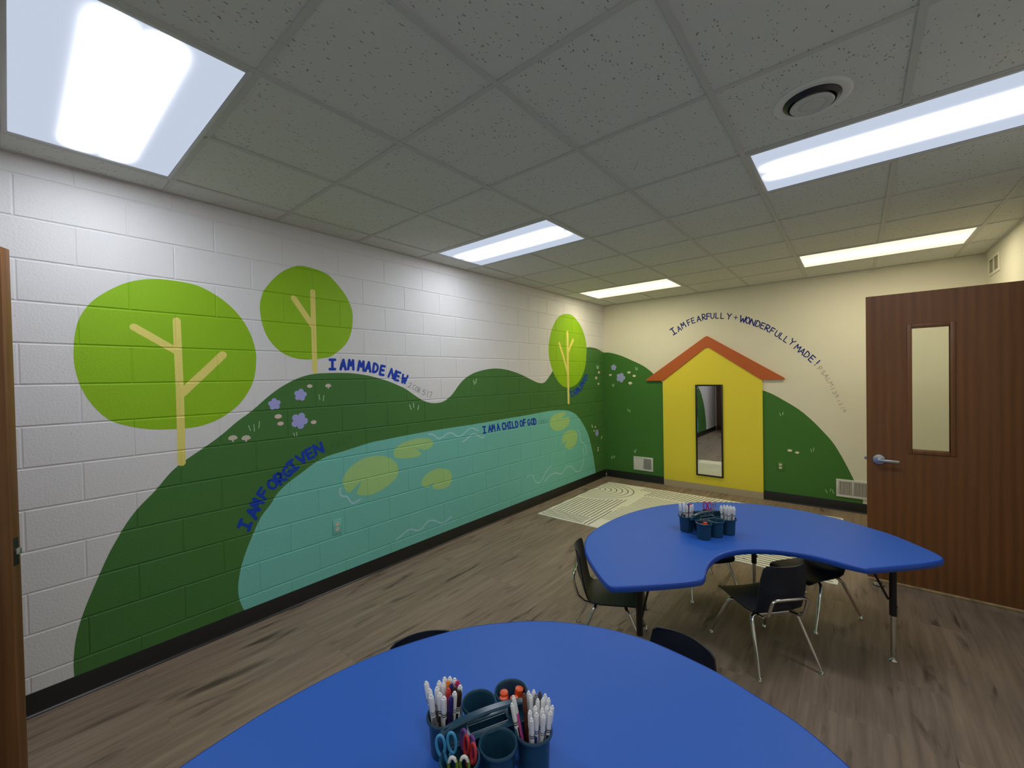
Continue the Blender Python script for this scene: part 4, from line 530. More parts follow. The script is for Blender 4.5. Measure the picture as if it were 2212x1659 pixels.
for c, r in DATA['dotsL']: poly_paint('painted_petal', [ell(c, r * 1.45, r * .95)], MT['dot'], LEFTW, .0007, wall_left)
for c, r in DATA['dotsB']: poly_paint('painted_petal', [ell(c, r * 1.35, r * .85)], MT['dot_b'], BACKW, .0007, wall_back)
def mushroom(c, r): return [[(c[0] + r * 1.1 * math.cos(a), c[1] + r * (.85 if math.sin(a) > 0 else .45) * math.sin(a)) for a in [2 * PI * k / 24 for k in range(24)]], [(c[0] - r * .25, c[1]), (c[0] + r * .25, c[1]), (c[0] + r * .2, c[1] - r * .9), (c[0] - r * .2, c[1] - r * .9)]]
for c, r in DATA['mushL']: poly_paint('painted_mushroom', mushroom(c, r), MT['mush'], LEFTW, .0007, wall_left)
for c, r in DATA['mushB']: poly_paint('painted_mushroom', mushroom(c, r), MT['dot_b'], BACKW, .0007, wall_back)
for g in DATA['grassL']: strokes_paint('painted_grass', g, MT['grass'], LEFTW, .0007, wall_left)
for p in (DATA['hillb1'], DATA['hillb2']): poly_paint('painted_hill', [p], MT['hill_b'], BACKW, .0003, wall_back)
for g in DATA['grassB']: strokes_paint('painted_grass', g, MT['grass_b'], BACKW, .0007, wall_back)
lettering('I AM MADE NEW', MT['blue'], LEFTW, .0009, wall_left, .29, 'blue hand lettering reading I AM MADE NEW')
lettering('2 COR 5:17', MT['grey'], LEFTW, .0009, wall_left, .085, 'thin grey lettering reading 2 COR 5:17')
lettering('I AM FORGIVEN', MT['blue'], LEFTW, .0009, wall_left, .29, 'blue hand lettering reading I AM FORGIVEN')
lettering('EPH 1:7', MT['faint'], LEFTW, .0009, wall_left, .08, 'faint dark green lettering of a scripture reference')
lettering('I AM A CHILD OF GOD', MT['blue'], LEFTW, .0010, wall_left, .27, 'blue hand lettering reading I AM A CHILD OF GOD')
lettering('1 JOHN 3:1', MT['faint_t'], LEFTW, .0010, wall_left, .13, 'faint teal lettering reading 1 JOHN 3:1')
lettering('I AM LOVED', MT['blue'], LEFTW, .0010, wall_left, .23, 'blue hand lettering reading I AM LOVED')
lettering('I AM FEARFULLY + WONDERFULLY MADE!', MT['blue_b'], BACKW, .0009, wall_back, .175, 'navy hand lettering reading I AM FEARFULLY + WONDERFULLY MADE!')
lettering('PSALM 139:13-14', MT['grey_b'], BACKW, .0009, wall_back, .085, 'thin grey lettering reading PSALM 139:13-14')

# ---------------------------------------------------------------- ceiling fixtures
LL = {(0, -1): 'ceiling light panel with bluish lens nearest the camera, top left of photo', (4, -1): 'ceiling light panel directly above the near blue table',
      (0, 3): 'cool white ceiling light panel over the middle of the block mural wall', (4, 3): 'cool white ceiling light panel beside the round air diffuser',
      (0, 7): 'warm white ceiling light panel near the corner beside the far painted tree', (4, 7): 'warm white ceiling light panel close to the high wall vent'}
for k, j, c in LIGHTS:
    cx, cy = GA + (k + 1) * G, GB + (j + .5) * G
    t = thing('ceiling_light', LL[(k, j)], 'ceiling light', (cx, cy, ROOM_H), group='fluorescent troffers in the ceiling')
    a, b, fw = G - TW, G / 2 - TW, 0.018
    mb = MB()
    for x0, x1, y0, y1 in ((-a, a, -b, -b + fw), (-a, a, b - fw, b), (-a, -a + fw, -b + fw, b - fw), (a - fw, a, -b + fw, b - fw)): mb.box(x0, x1, y0, y1, -.007, .0, .002)
    mb.build('frame', MT['fixture'], t)
    mb = MB(); mb.add([(-a + fw, -b + fw, -.0035), (-a + fw, b - fw, -.0035), (a - fw, b - fw, -.0035), (a - fw, -b + fw, -.0035)], [(0, 1, 2, 3)])
    mb.flat('diffuser', MT[c], t)
t = thing('air_diffuser', 'round white air diffuser with dark ring in a ceiling tile', 'air diffuser', (2.972, 2.135, ROOM_H))
mb = MB(); mb.lathe([(.135, 0), (.135, -.003), (.125, -.008), (.100, -.006), (.096, .0)], 40); mb.build('flange', MT['vent'], t)
mb = MB(); mb.lathe([(.099, -.001), (.099, -.009), (.090, -.016), (.084, -.020), (.078, -.012), (.078, -.001)], 40); mb.build('throat_ring', MT['dark_steel'], t)
mb = MB(); mb.lathe([(.060, -.001), (.076, -.024), (.072, -.028), (.055, -.026), (.050, -.022), (.042, -.022), (.036, -.027), (.0, -.029)], 40); mb.build('core', MT['tbar'], t)

# ---------------------------------------------------------------- doors
def lever(parent, x, z, side, toward):
    """Lever handle on a door face in the leaf's local frame: leaf runs along x, face at y = side * 0.0225."""
    s = side; y0 = s * .0225
    mb = MB(); mb.lathe([(.040, 0), (.040, .004), (.036, .011), (.022, .014), (.0, .015)], 28, Matrix.Translation((x, y0, z)) @ Matrix.Rotation(-s * PI / 2, 4, 'X'))
    mb.tube([(x, y0 + s * .012, z), (x, y0 + s * .052, z)], .011, 14)
    h = mb.build('lever_handle', MT['steel'], parent)
    mb = MB(); mb.box(x + min(-toward * .012, toward * .112), x + max(-toward * .012, toward * .112), y0 + s * .052 - .007, y0 + s * .052 + .007, z - .012, z + .010, .005); mb.build('lever', MT['steel'], h)
# right-hand door: leaf along local x from latch edge (0) to hinge edge (.925); faces the near side with local -y
dr = bpy.data.objects.new('door_1', None); COL.objects.link(dr); dr.location = (3.168, 4.17 + .0225, 0); struct(dr, 'brown wooden door standing open with narrow glass lite')
W_, Z0, Z1 = .925, .028, 2.165
wx0, wx1, wz0, wz1 = .247, .450, 1.018, 1.912
mb = MB()
for a in ((0, wx0, Z0, Z1), (wx1, W_, Z0, Z1), (wx0, wx1, Z0, wz0), (wx0, wx1, wz1, Z1)): mb.box(a[0], a[1], -.0225, .0225, a[2], a[3])
mb.build('door_leaf', MT['wood'], dr, smooth=0)
mb = MB()
for s in (-1, 1):
    y0, y1 = (-.030, -.012) if s < 0 else (.012, .030)
    mb.box(wx0 - .022, wx0 + .006, y0, y1, wz0 - .022, wz1 + .022, .004); mb.box(wx1 - .006, wx1 + .022, y0, y1, wz0 - .022, wz1 + .022, .004)
    mb.box(wx0 + .006, wx1 - .006, y0, y1, wz0 - .022, wz0 + .006, .004); mb.box(wx0 + .006, wx1 - .006, y0, y1, wz1 - .006, wz1 + .022, .004)
mb.build('glazing_bead', MT['wood'], dr)
mb = MB(); mb.box(wx0 + .003, wx1 - .003, -.003, .003, wz0 + .003, wz1 - .003); mb.build('vision_glass', MT['glass'], dr, smooth=0)
lever(dr, .070, .935, -1, 1); lever(dr, .070, .935, 1, 1)
mb = MB(); mb.box(-.014, .004, -.007, .007, .925, .950, .002); mb.build('latch_bolt', MT['steel'], dr)
mb = MB()
for hz in (.25, 1.08, 1.95): mb.tube([(W_, .028, hz - .05), (W_, .028, hz + .05)], .007, 10)
mb.build('hinge', MT['steel'], dr)
# left-hand door: free edge near the photo's left border, leaf running back to the front wall
dl = bpy.data.objects.new('door_2', None); COL.objects.link(dl); dl.location = (.541, .0035, 0); struct(dl, 'brown wooden door edge at the left border of the photo')
ang = math.atan2(-.857, -.514); dl.rotation_euler = (0, 0, ang)
mb = MB(); mb.box(0, .940, -.0225, .0225, .018, 2.150, .0015); mb.build('door_leaf', MT['wood_l'], dl)
lever(dl, .070, .955, 1, 1); lever(dl, .070, .955, -1, 1)
mb = MB(); mb.box(-.0012, .002, -.013, .013, .90, 1.01, .001); mb.build('latch_plate', MT['dark_steel'], dl)
mb = MB(); mb.box(-.014, .004, -.007, .007, .943, .968, .002); mb.build('latch_bolt', MT['steel'], dl)
# dome doorstop on the floor
t = thing('door_stop', 'small chrome dome doorstop on the floor under the open door', 'doorstop', (3.229, 4.105, 0))
mb = MB(); mb.lathe([(.030, 0), (.030, .006), (.026, .020), (.014, .028), (0, .030)], 24); mb.build('dome', MT['chrome'], t)
mb = MB(); mb.lathe([(.033, 0), (.033, .005), (.030, .006), (.030, 0)], 24); mb.build('rubber_ring', MT['tubeblk'], t)

# ---------------------------------------------------------------- house cutout, mirror, registers, outlets
t = thing('house_cutout', 'yellow playhouse-shaped panel with orange gable roof on back wall', 'wall panel', (1.56, ROOM_L - .001, 0))
H0 = 1.56
pl = lambda a, b, d: (a - H0, -d, b)
mb = MB(); mb.prism([(.940, .088), (2.196, .088), (2.196, 1.512), (1.580, 1.955), (1.565, 1.963), (1.535, 1.963), (1.520, 1.955), (.940, 1.512)], pl, .0, .019); mb.build('panel', MT['yellow'], t, smooth=0)
mb = MB(); mb.prism([(.700, 1.528), (.708, 1.520), (.952, 1.522), (1.520, 1.957), (1.535, 1.965), (1.565, 1.965), (1.580, 1.957), (2.188, 1.520), (2.428, 1.520), (2.437, 1.527), (2.434, 1.538), (1.572, 2.110), (1.556, 2.119), (1.538, 2.119), (1.522, 2.110), (.703, 1.545)], pl, .0, .030); mb.build('roof', MT['orange'], t, smooth=0)
mb = MB(); mb.prism([(.940, 0), (2.196, 0), (2.196, .088), (.940, .088)], pl, .0, .021); mb.build('kickboard', MT['tan'], t, smooth=0)
t = thing('wall_mirror', 'tall narrow black-framed mirror hung on the yellow house panel', 'mirror', (1.565, ROOM_L - .019, .833))
mw, mh, mf = .172, .627, .020
mb = MB()
for a in ((-mw, -mw + mf, -mh, mh), (mw - mf, mw, -mh, mh), (-mw + mf, mw - mf, -mh, -mh + mf), (-mw + mf, mw - mf, mh - mf, mh)): mb.box(a[0], a[1], -.020, 0, a[2], a[3], .002)
mb.build('frame', MT['blackframe'], t)
mb = MB(); mb.box(-mw + mf - .002, mw - mf + .002, -.012, -.004, -mh + mf - .002, mh - mf + .002); mb.build('mirror_glass', MT['mirror'], t, smooth=0)

def register(x0, z0, z1, label, closed):
    t = thing('floor_register', label, 'air vent', (x0, ROOM_L, z0), group='white registers low on the back wall'); W, Hh = .302, z1 - z0
    mb = MB(); fw = .026
    for a in ((0, W, 0, fw), (0, W, Hh - fw, Hh), (0, fw, fw, Hh - fw), (W - fw, W, fw, Hh - fw), (W / 2 - .006, W / 2 + .006, fw, Hh - fw)): mb.box(a[0], a[1], -.009, 0, a[2], a[3], .002)
    mb.build('frame', MT['vent'], t)
    mb = MB(); mb.box(fw, W - fw, -.002, -.0005, fw, Hh - fw); mb.build('backing', MT['vdark'], t, smooth=0)
    for i, (a, b) in enumerate(((fw, W / 2 - .006), (W / 2 + .006, W - fw))):
        mb = MB(); n = 13
        for k in range(n):
            x = a + (b - a) * (k + .5) / n
            wdt = .0027 if not (closed and i == 0) else .0041
            mb.add([(x - wdt, -.007, fw), (x + wdt, -.004, fw), (x + wdt, -.004, Hh - fw), (x - wdt, -.007, Hh - fw)], [(0, 1, 2, 3)])
        if closed and i == 1:
            for k in range(8): z = fw + (Hh - 2 * fw) * (k + .5) / 8; mb.box(a, b, -.0085, -.0065, z - .002, z + .002)
        mb.build('louver_bank', MT['vent'] if not (closed and i == 1) else MT['vgrey'], t, smooth=0)
    mb = MB(); mb.box(.008, .014, -.020, -.008, Hh * .5 - .002, Hh * .5 + .002, .001); mb.build('damper_lever', MT['vent'], t)
register(.472, .163, .370, 'white register low on green hill left of the yellow house', True)
register(2.925, .160, .364, 'white register at the foot of right hill beside the door', False)
t = thing('wall_vent', 'cream return-air vent high on the right wall above the door', 'air vent', (ROOM_W, 5.77, 2.555))
mb = MB()
for a in ((-.185, .185, -.085, -.06), (-.185, .185, .06, .085), (-.185, -.155, -.06, .06), (.155, .185, -.06, .06), (-.012, .012, -.06, .06)): mb.box(-.010, 0, a[0], a[1], a[2], a[3], .002)
mb.build('frame', MT['drywall'], t)
for a, b in ((-.155, -.012), (.012, .155)):
    mb = MB(); mb.box(-.002, 0, a, b, -.06, .06)
    for k in range(9): z = -.06 + .12 * (k + .5) / 9; mb.add([(-.008, a, z - .005), (-.008, b, z - .005), (-.003, b, z + .004), (-.003, a, z + .004)], [(0, 1, 2, 3)])
    mb.build('louver_bank', MT['cream_v'], t, smooth=0)

def outlet(wall, a, z, label, plate):
    if wall == 'left': t = thing('wall_outlet', label, 'power outlet', (0.0, a, z), PI / 2)
    else: t = thing('wall_outlet', label, 'power outlet', (a, ROOM_L, z))
    mb = MB(); mb.box(-.036, .036, -.006, 0, -.058, .058, .003); mb.build('cover_plate', plate, t)
    for dz in (-.0195, .0195):
        mb = MB(); Mx = Matrix.Translation((0, -.006, dz)) @ Matrix.Rotation(PI / 2, 4, 'X') @ Matrix.Scale(1.12, 4, (1, 0, 0))
        mb.lathe([(.0145, 0), (.0145, .002), (.0, .002)], 24, Mx); r = mb.build('receptacle', MT['ivory'], t)
        mb = MB(); mb.box(-.0075, -.0050, -.0087, -.0078, dz + .000, dz + .008); mb.box(.0050, .0075, -.0087, -.0078, dz + .001, dz + .007); mb.box(-.002, .002, -.0087, -.0078, dz - .009, dz - .005); mb.build('slot', MT['tubeblk'], r, smooth=0)
outlet('left', 1.596, .479, 'outlet with teal-painted plate on the painted pond', MT['teal_plate'])
outlet('back', 2.380, .443, 'outlet with green-painted plate right of the yellow house', MT['green_plate'])

# ---------------------------------------------------------------- rug
RX0, RX1, RY0, RY1 = .225, 2.992, 3.915, 5.735
mb = MB(); N = 60; out = []
for i in range(N): out.append((RX0 + (RX1 - RX0) * i / N, RY0 + .004 * math.sin(i * .7)))
for i in range(N): out.append((RX1 + .003 * math.sin(i * .9), RY0 + (RY1 - RY0) * i / N))
for i in range(N): out.append((RX1 - (RX1 - RX0) * i / N, RY1 + .004 * math.sin(i * .8)))
for i in range(N): out.append((RX0 + .005 * math.sin(i * .6), RY1 - (RY1 - RY0) * i / N))
mb.prism(out, lambda a, b, d: (a, b, d), .0, .008)
mb.mi = 1; FLOORF = lambda a, b, d: (a, b, d)
def wob(p0, p1, n=10, amp=.004):
    ph = random.random() * 6; return [(p0[0] + (p1[0] - p0[0]) * i / n + amp * math.sin(ph + i * .9) * .5, p0[1] + (p1[1] - p0[1]) * i / n + amp * math.sin(ph + i * 1.3)) for i in range(n + 1)]
LW = .0115
for i in range(7):
    r = .075 + .078 * i
    ribbon(mb, [(.245, 5.275 + .76 * r)] + [(.245 + r * math.sin(a), 5.275 + .78 * r * math.cos(a)) for a in [PI * k / 24 for k in range(25)]], LW, FLOORF, .0085)
for i in range(12):
    x = .275 + .046 * i; top = 5.275 - .78 * math.sqrt(max(0, .60 ** 2 - (x - .245) ** 2)) - .03
    ribbon(mb, wob((x, 4.165), (x, min(top, 4.99))), LW, FLOORF, .0085)
for i in range(6): ribbon(mb, wob((.25, 3.955 + .037 * i), (.79, 3.955 + .037 * i)), LW, FLOORF, .0085)
ribbon(mb, wob((.83, 3.93), (.83, 5.02)), LW, FLOORF, .0085); ribbon(mb, wob((.875, 3.93), (.875, 4.5)), LW, FLOORF, .0085)
for i in range(24): ribbon(mb, wob((.90 + (.0 if i < 12 else .05), 4.22 + .046 * i), (1.9, 4.20 + .046 * i), 16), LW * .8, FLOORF, .0085)
for i in range(34):
    x = .80 + .047 * i; ribbon(mb, wob((x + .03, 5.70), (x - .05 if i > 3 else x, 5.34 if i > 3 else 5.55), 6), LW, FLOORF, .0085)
for i in range(13): ribbon(mb, wob((1.98, 3.95 + .045 * i), (2.96, 3.95 + .045 * i), 14), LW, FLOORF, .0085)
for i in range(20): ribbon(mb, wob((1.98 + .05 * i, 4.56), (1.98 + .05 * i, 5.2), 8), LW, FLOORF, .0085)
for i in range(9): ribbon(mb, wob((2.40, 5.30 + .05 * i), (2.97, 5.30 + .05 * i), 8), LW, FLOORF, .0085)
for i in range(8): ribbon(mb, [(2.0 + .10 * i * .5, 4.0 + .004 * (i % 2)), (2.0 + .10 * i * .5 + .012, 4.0)], .014, FLOORF, .0088)
tag(mb.build('area_rug', [MT['rug'], MT['rugline']], smooth=0), 'cream rug with dark line pattern on floor by the yellow house', 'rug')

# ---------------------------------------------------------------- tables
TABLE_H = .600
OUT0 = [(-.893,-.252),(-.476,-.243),(-.427,-.2),(-.381,-.125),(-.31,-.045),(-.22,.025),(-.118,.065),(-.019,.078),(.076,.065),(.169,.034),(.254,-.021),(.315,-.095),(.366,-.171),(.415,-.22),(.431,-.227),(.88,-.206),(.945,-.135),(.967,.032),(.978,.167),(.952,.282),(.923,.407),(.872,.522),(.81,.639),(.721,.739),(.613,.824),(.487,.894),(.337,.938),(.174,.962),(-.01,.946),(-.204,.904),(-.41,.808),(-.582,.69),(-.731,.557),(-.84,.434),(-.9,.32),(-.933,.209),(-.945,.094),(-.947,-.039),(-.941,-.168),(-.929,-.234)]
def chaikin(P, n=2):
    for _ in range(n):
        Q = []
        for i in range(len(P)):
            a, b = P[i], P[(i + 1) % len(P)]; Q += [(a[0] * .75 + b[0] * .25, a[1] * .75 + b[1] * .25), (a[0] * .25 + b[0] * .75, a[1] * .25 + b[1] * .75)]
        P = Q
    return P
OUT = fix_wind(chaikin(OUT0, 3))
def offset(P, d):
    R = []; n = len(P)
    for i in range(n):
        a, b = P[i - 1], P[(i + 1) % n]; tx, ty = b[0] - a[0], b[1] - a[1]; l = math.hypot(tx, ty) or 1
        R.append((P[i][0] + ty / l * d, P[i][1] - tx / l * d))
    return R
def layers(mb, rings):
    n = len(rings[0][0]); vs = []
    for P, z in rings: vs += [(x, y, z) for x, y in P]
    fs = []
    for k in range(len(rings) - 1):
        for i in range(n): fs.append((k * n + i, k * n + (i + 1) % n, (k + 1) * n + (i + 1) % n, (k + 1) * n + i))
    return vs, fs, n
LEGS = [(-.72, -.08), (.721, -.074), (-.445, .62), (.40, .62)]
def build_table(loc, rz, label):
    t = thing('kidney_table', label, 'table', loc, rz, 'blue kidney tables')
    I = offset(OUT, -.007); h = TABLE_H
    mb = MB(); vs, fs, n = layers(mb, [(I, h - .029), (I, h)]); fs += [tuple(range(n, 2 * n)), tuple(reversed(range(n)))]; mb.add(vs, fs); mb.build('table_top', MT['table'], t, smooth=0)
    mb = MB(); prof = [(-.0065, h - .0305), (-.002, h - .0300), (.0005, h - .026), (.001, h - .015), (.0005, h - .005), (-.002, h - .001), (-.0065, h + .0004), (-.0072, h - .001)]
    vs, fs, n = layers(mb, [(offset(OUT, d), z) for d, z in prof]); mb.add(vs, fs); mb.build('edge_band', MT['band'], t, smooth=50)
    for x, y in LEGS:
        mb = MB(); mb.tube([(x, y, h - .03), (x, y, .255)], .0165, 18); mb.lathe([(.045, h - .034), (.045, h - .029)], 20, None, x, y); mb.tube([(x + .017, y, .30), (x + .024, y, .30)], .006, 8)
        lg = mb.build('leg', MT['tubeblk'], t)
        mb = MB(); mb.tube([(x, y, .26), (x, y, .028)], [.0125, .0125], 16); mb.build('leg_insert', MT['chrome'], lg)
        mb = MB(); mb.lathe([(.020, 0), (.021, .005), (.014, .016), (.012, .030)], 20, None, x, y); mb.build('glide', MT['chrome'], lg)
        l = math.hypot(x, y - .35); dx, dy = -x / l, (.35 - y) / l
        mb = MB(); mb.tube([(x + dx * .12, y + dy * .12, h - .035), (x + dx * .02, y + dy * .02, .34)], .006, 10); mb.build('brace', MT['tubeblk'], lg)
    return t
T2, A2 = (2.69, 2.62), .776
T1, A1 = (2.606, .499), 1.012
build_table((*T2, 0), A2, 'blue kidney-shaped table standing over the rug, chairs around it')
build_table((*T1, 0), A1, 'blue kidney-shaped table in the foreground holding the near caddy')

# ---------------------------------------------------------------- chairs
def make_chair(label):
    t = thing('student_chair', label, 'chair', group='navy chairs at the blue tables')
    prof = [(.195, .276), (.185, .290), (.165, .300), (.10, .300), (.02, .295), (-.06, .291), (-.115, .296), (-.150, .318), (-.168, .352), (-.180, .40), (-.190, .45), (-.199, .510), (-.207, .565), (-.211, .582)]
    half = [.128, .146, .152, .154, .152, .148, .140, .134, .136, .138, .138, .134, .124, .106]
    bend = [0, 0, 0, 0, 0, 0, .2, .6, .9, 1, 1, 1, 1, 1]
    bm = bmesh.new(); C = 13; rows = []
    for (y, z), hw, bd in zip(prof, half, bend):
        row = []
        for k in range(C):
            s = -1 + 2 * k / (C - 1)
            zz = z + (1 - bd) * (.010 * s * s - .004) ; yy = y + bd * .030 * s * s
            row.append(bm.verts.new((s * hw, yy, zz)))
        rows.append(row)
    for i in range(len(rows) - 1):
        for k in range(C - 1): bm.faces.new((rows[i][k], rows[i][k + 1], rows[i + 1][k + 1], rows[i + 1][k]))
    bmesh.ops.subdivide_edges(bm, edges=bm.edges[:], cuts=1, use_grid_fill=True, smooth=1.0)
    bmesh.ops.recalc_face_normals(bm, faces=bm.faces)
    bmesh.ops.solidify(bm, geom=bm.faces[:], thickness=.007)
    mb = MB(); mb.bm(bm); mb.build('seat_shell', MT['shell'], t, smooth=60)
    def legpath(sx, y0, y1):
        return [(sx * .085, y0, .274), (sx * .112, y0, .274), (sx * .128, y0 + (y1 - y0) * .05, .266), (sx * .137, y0 + (y1 - y0) * .14, .248), (sx * .178, y1, .012)]
    for y0, y1 in ((.085, .212), (-.085, -.212)):
        for sx in (-1, 1):
            p = legpath(sx, y0, y1); mb = MB(); mb.tube(p[:4] + [tuple(p[3][i] + (p[4][i] - p[3][i]) * .6 for i in range(3)), p[4]], [.0105, .0105, .0105, .0105, .0100, .0066], 14)
            lg = mb.build('leg', MT['chrome'], t)
            mb = MB(); mb.lathe([(.013, 0), (.0145, .004), (.012, .012), (.0075, .020)], 16, None, p[4][0], p[4][1]); mb.build('glide', MT['chrome'], lg)
        mb = MB(); mb.tube([(-.090, y0, .274), (.090, y0, .274)], .0105, 14); mb.build('crossbar', MT['chrome'], t)
    mb = MB(); lp = [(-.100, -.092, .276), (-.102, -.150, .288), (-.104, -.186, .320), (-.104, -.204, .375), (-.098, -.211, .405), (-.084, -.214, .414), (.084, -.214, .414), (.098, -.211, .405), (.104, -.204, .375), (.104, -.186, .320), (.102, -.150, .288), (.100, -.092, .276)]
    mb.tube(lp, .0085, 12); mb.build('back_loop', MT['chrome'], t)
    return t
def face(dx, dy): return math.atan2(dy, dx) - PI / 2
CH = [((2.681, 2.728), (-.311, .296), 'navy chair tucked into the inner curve of the far table, backrest facing camera'),
      ((1.962, 2.275), (.90, .44), 'navy chair at the left end of the far table, seen side on'),
      ((2.205, 3.300), (.66, -.75), 'navy chair under the back of the far table, only chrome legs showing'),
      ((2.862, 3.385), (-.50, -.86), 'navy chair pushed under the right part of the far table'),
      ((2.555, 1.462), (-.15, -1.0), 'navy chair behind the near table, backrest rising toward the far table'),
      ((1.925, .935), (.87, -.50), 'navy chair at the left side of near table, only its top edge showing'),
      ((3.350, 1.235), (-.05, -1.0), 'navy chair at bottom right corner of the photo by near table')]
proto = make_chair(CH[0][2])
for i, ((x, y), d, lb) in enumerate(CH):
    c = proto if i == 0 else dup(proto)
    c.location = (x, y, 0); c.rotation_euler = (0, 0, face(*d)); c['label'] = lb
    if i in (2, 3): c.scale = (1, 1, .955)      # pushed right under the table top

# ---------------------------------------------------------------- caddies
CUPS = [(i * .098, s * .072) for s in (1, -1) for i in (-1, 0, 1)]
CH_, RIM = .100, .0485
def build_caddy(loc, rz, label):
    t = thing('supply_caddy', label, 'caddy', loc, rz, 'six-cup supply caddies')
    for x, y in CUPS:
        mb = MB(); mb.lathe([(0, 0), (.036, 0), (.0385, .003), (.0425, CH_ - .012), (.0470, CH_ - .011), (RIM + .0005, CH_ - .007), (RIM + .0008, CH_ - .003), (RIM - .001, CH_ + .0005), (.0455, CH_ + .001), (.0430, CH_ - .0015), (.0415, CH_ - .006), (.0365, .006), (0, .005)], 32, None, x, y); mb.build('cup', MT['caddy'], t)
    mb = MB()
    mb.box(-.112, -.052, -.036, .036, CH_ - .009, CH_ - .004, .002); mb.box(.052, .112, -.036, .036, CH_ - .009, CH_ - .004, .002); mb.box(-.054, .054, -.034, -.014, CH_ - .009, CH_ - .004, .002); mb.box(-.054, .054, .014, .034, CH_ - .009, CH_ - .004, .002)
    for s in (-1, 1): mb.box(-.054, .054, s * .013 - .0015, s * .013 + .0015, .03, CH_ - .006)
    mb.build('deck', MT['caddy'], t)
    # arched strap handle
    mb = MB(); n = 24; vs = []; fs = []
    for i in range(n + 1):
        a = PI * i / n; x = -.125 * math.cos(a); z = CH_ - .006 + .034 * math.sin(a) ** .6
        nx, nz = -math.cos(a), math.sin(a)
        for yy, dd in ((-.011, 0), (-.008, .005), (.008, .005), (.011, 0), (.008, -.004), (-.008, -.004)): vs.append((x + nx * dd, yy, z + nz * dd))
    for i in range(n):
        for k in range(6): fs.append((i * 6 + k, i * 6 + (k + 1) % 6, (i + 1) * 6 + (k + 1) % 6, (i + 1) * 6 + k))
    fs += [tuple(range(6)), tuple(reversed(range(n * 6, n * 6 + 6)))]; mb.add(vs, fs)
    for s in (-1, 1): mb.box(min(s * .118, s * .058), max(s * .118, s * .058), -.002, .002, CH_ - .008, CH_ + .022, .001)
    mb.build('handle', MT['caddy'], t, smooth=40)
    return t
K1, KA1 = (2.352, .784, TABLE_H), math.radians(63)
K2, KA2 = (2.372, 2.804, TABLE_H), math.radians(60)
build_caddy(K1, KA1, 'dark teal six-cup caddy with markers and scissors on near table')
build_caddy(K2, KA2, 'dark teal six-cup caddy with markers on the far table')
def cup_pos(K, A, i):
    x, y = CUPS[i]; return Vector((K[0] + x * math.cos(A) - y * math.sin(A), K[1] + x * math.sin(A) + y * math.cos(A), K[2]))
CAMR, CAMB = Vector((.77, .64, 0)).normalized(), Vector((-.64, .77, 0)).normalized()
PC = {}
def plast(name, col, rough=.35):
    if name not in PC: PC[name] = mat('plastic_' + name, col, rough)
    return PC[name]
INK = dict(white=(.84, .84, .86), orange=(.85, .22, .02), purple=(.035, .018, .16), magenta=(.55, .02, .12), red=(.62, .035, .03), brown=(.035, .012, .008), pink=(.80, .10, .42), grey=(.20, .20, .21), charcoal=(.06, .06, .065), green=(.02, .16, .04), black=(.015, .015, .02), blue=(.03, .08, .4), chestnut=(.13, .035, .015))
MESH = {}
def part_mesh(key, fn, mt):
    if key not in MESH:
        o = fn().build('tmp', mt); MESH[key] = o.data; bpy.data.objects.remove(o)
    return MESH[key]
def marker(base, axis, r, body, cap, stripe, label, group):
    """A capped felt marker standing cap-up: barrel, printed label band, stripe ring and cap."""
    t = thing('felt_marker', label, 'marker', base, group=group)
    t.rotation_mode = 'QUATERNION'; t.rotation_quaternion = Vector((0, 0, 1)).rotation_difference(axis) @ Quaternion((0, 0, 1), random.uniform(-2.6, .4))
    me = part_mesh(('b', r, body), lambda: MB().lathe([(0, 0), (r * .8, 0), (r * .95, .004), (r, .010), (r * .96, .114), (0, .114)], 14), plast(body, INK[body])); link('barrel', me, t)
    me = part_mesh(('c', r, cap), lambda: MB().lathe([(0, .1115), (r * 1.08, .1115), (r * 1.06, .142), (r * .98, .1465), (r * .85, .1490), (r * .58, .1495), (r * .55, .1530), (r * .40, .1540), (0, .1540)], 14), plast(cap, INK[cap])); link('cap', me, t)
    me = part_mesh(('s', r, stripe), lambda: MB().lathe([(r * 1.015, .1000), (r * 1.015, .1025)], 14).lathe([(r * 1.015, .1055), (r * 1.015, .1080)], 14).add([(r * 1.02 * math.cos(k * .3), r * 1.02 * math.sin(k * .3), zz) for zz in (.062, .094) for k in range(6)], [(k, k + 1, k + 7, k + 6) for k in range(5)]), plast(stripe, INK[stripe])); link('label_band', me, t)
    return t
def fill(K, A, cup, spec, r, where, lean=.86, rad=.036):
    c = cup_pos(K, A, cup)
    for sp in spec:
        a, b, cap = sp[:3]; body = sp[3] if len(sp) > 3 else 'white'; stripe = sp[4] if len(sp) > 4 else random.choice(['black', 'blue', 'brown', 'grey', 'black', 'purple']); extra = sp[5] if len(sp) > 5 else None
        l = math.hypot(a, b); q = min(1, 1 / max(l, 1e-6)) if l > 1 else 1
        top = c + (CAMR * a + CAMB * b) * q * rad; top.z = K[2] + CH_
        bot = c + (CAMR * a + CAMB * b) * q * rad * lean * .86; bot.z = K[2] + (.016 if r > .006 or b > -.05 else .010)
        if r < .006 and b < .1: top.z -= .012; top = top + (CAMR * a + CAMB * b) * .003
        if extra and extra[0] == 'lean': top = c + (CAMR * extra[1] + CAMB * extra[2]) * .043; top.z = K[2] + CH_ + .004
        if cap == 'white' and body == 'white': lb, gp = 'white-capped white marker standing in ' + where, 'white-capped markers in ' + where
        else: lb, gp = (sp[6] if len(sp) > 6 else f'{cap}-capped marker among the markers in {where}'), None
        if len(sp) > 6 and sp[6]: lb, gp = sp[6], gp
        marker(bot, (top - bot).normalized(), r, body, cap, stripe, lb, gp)
W = 'white'
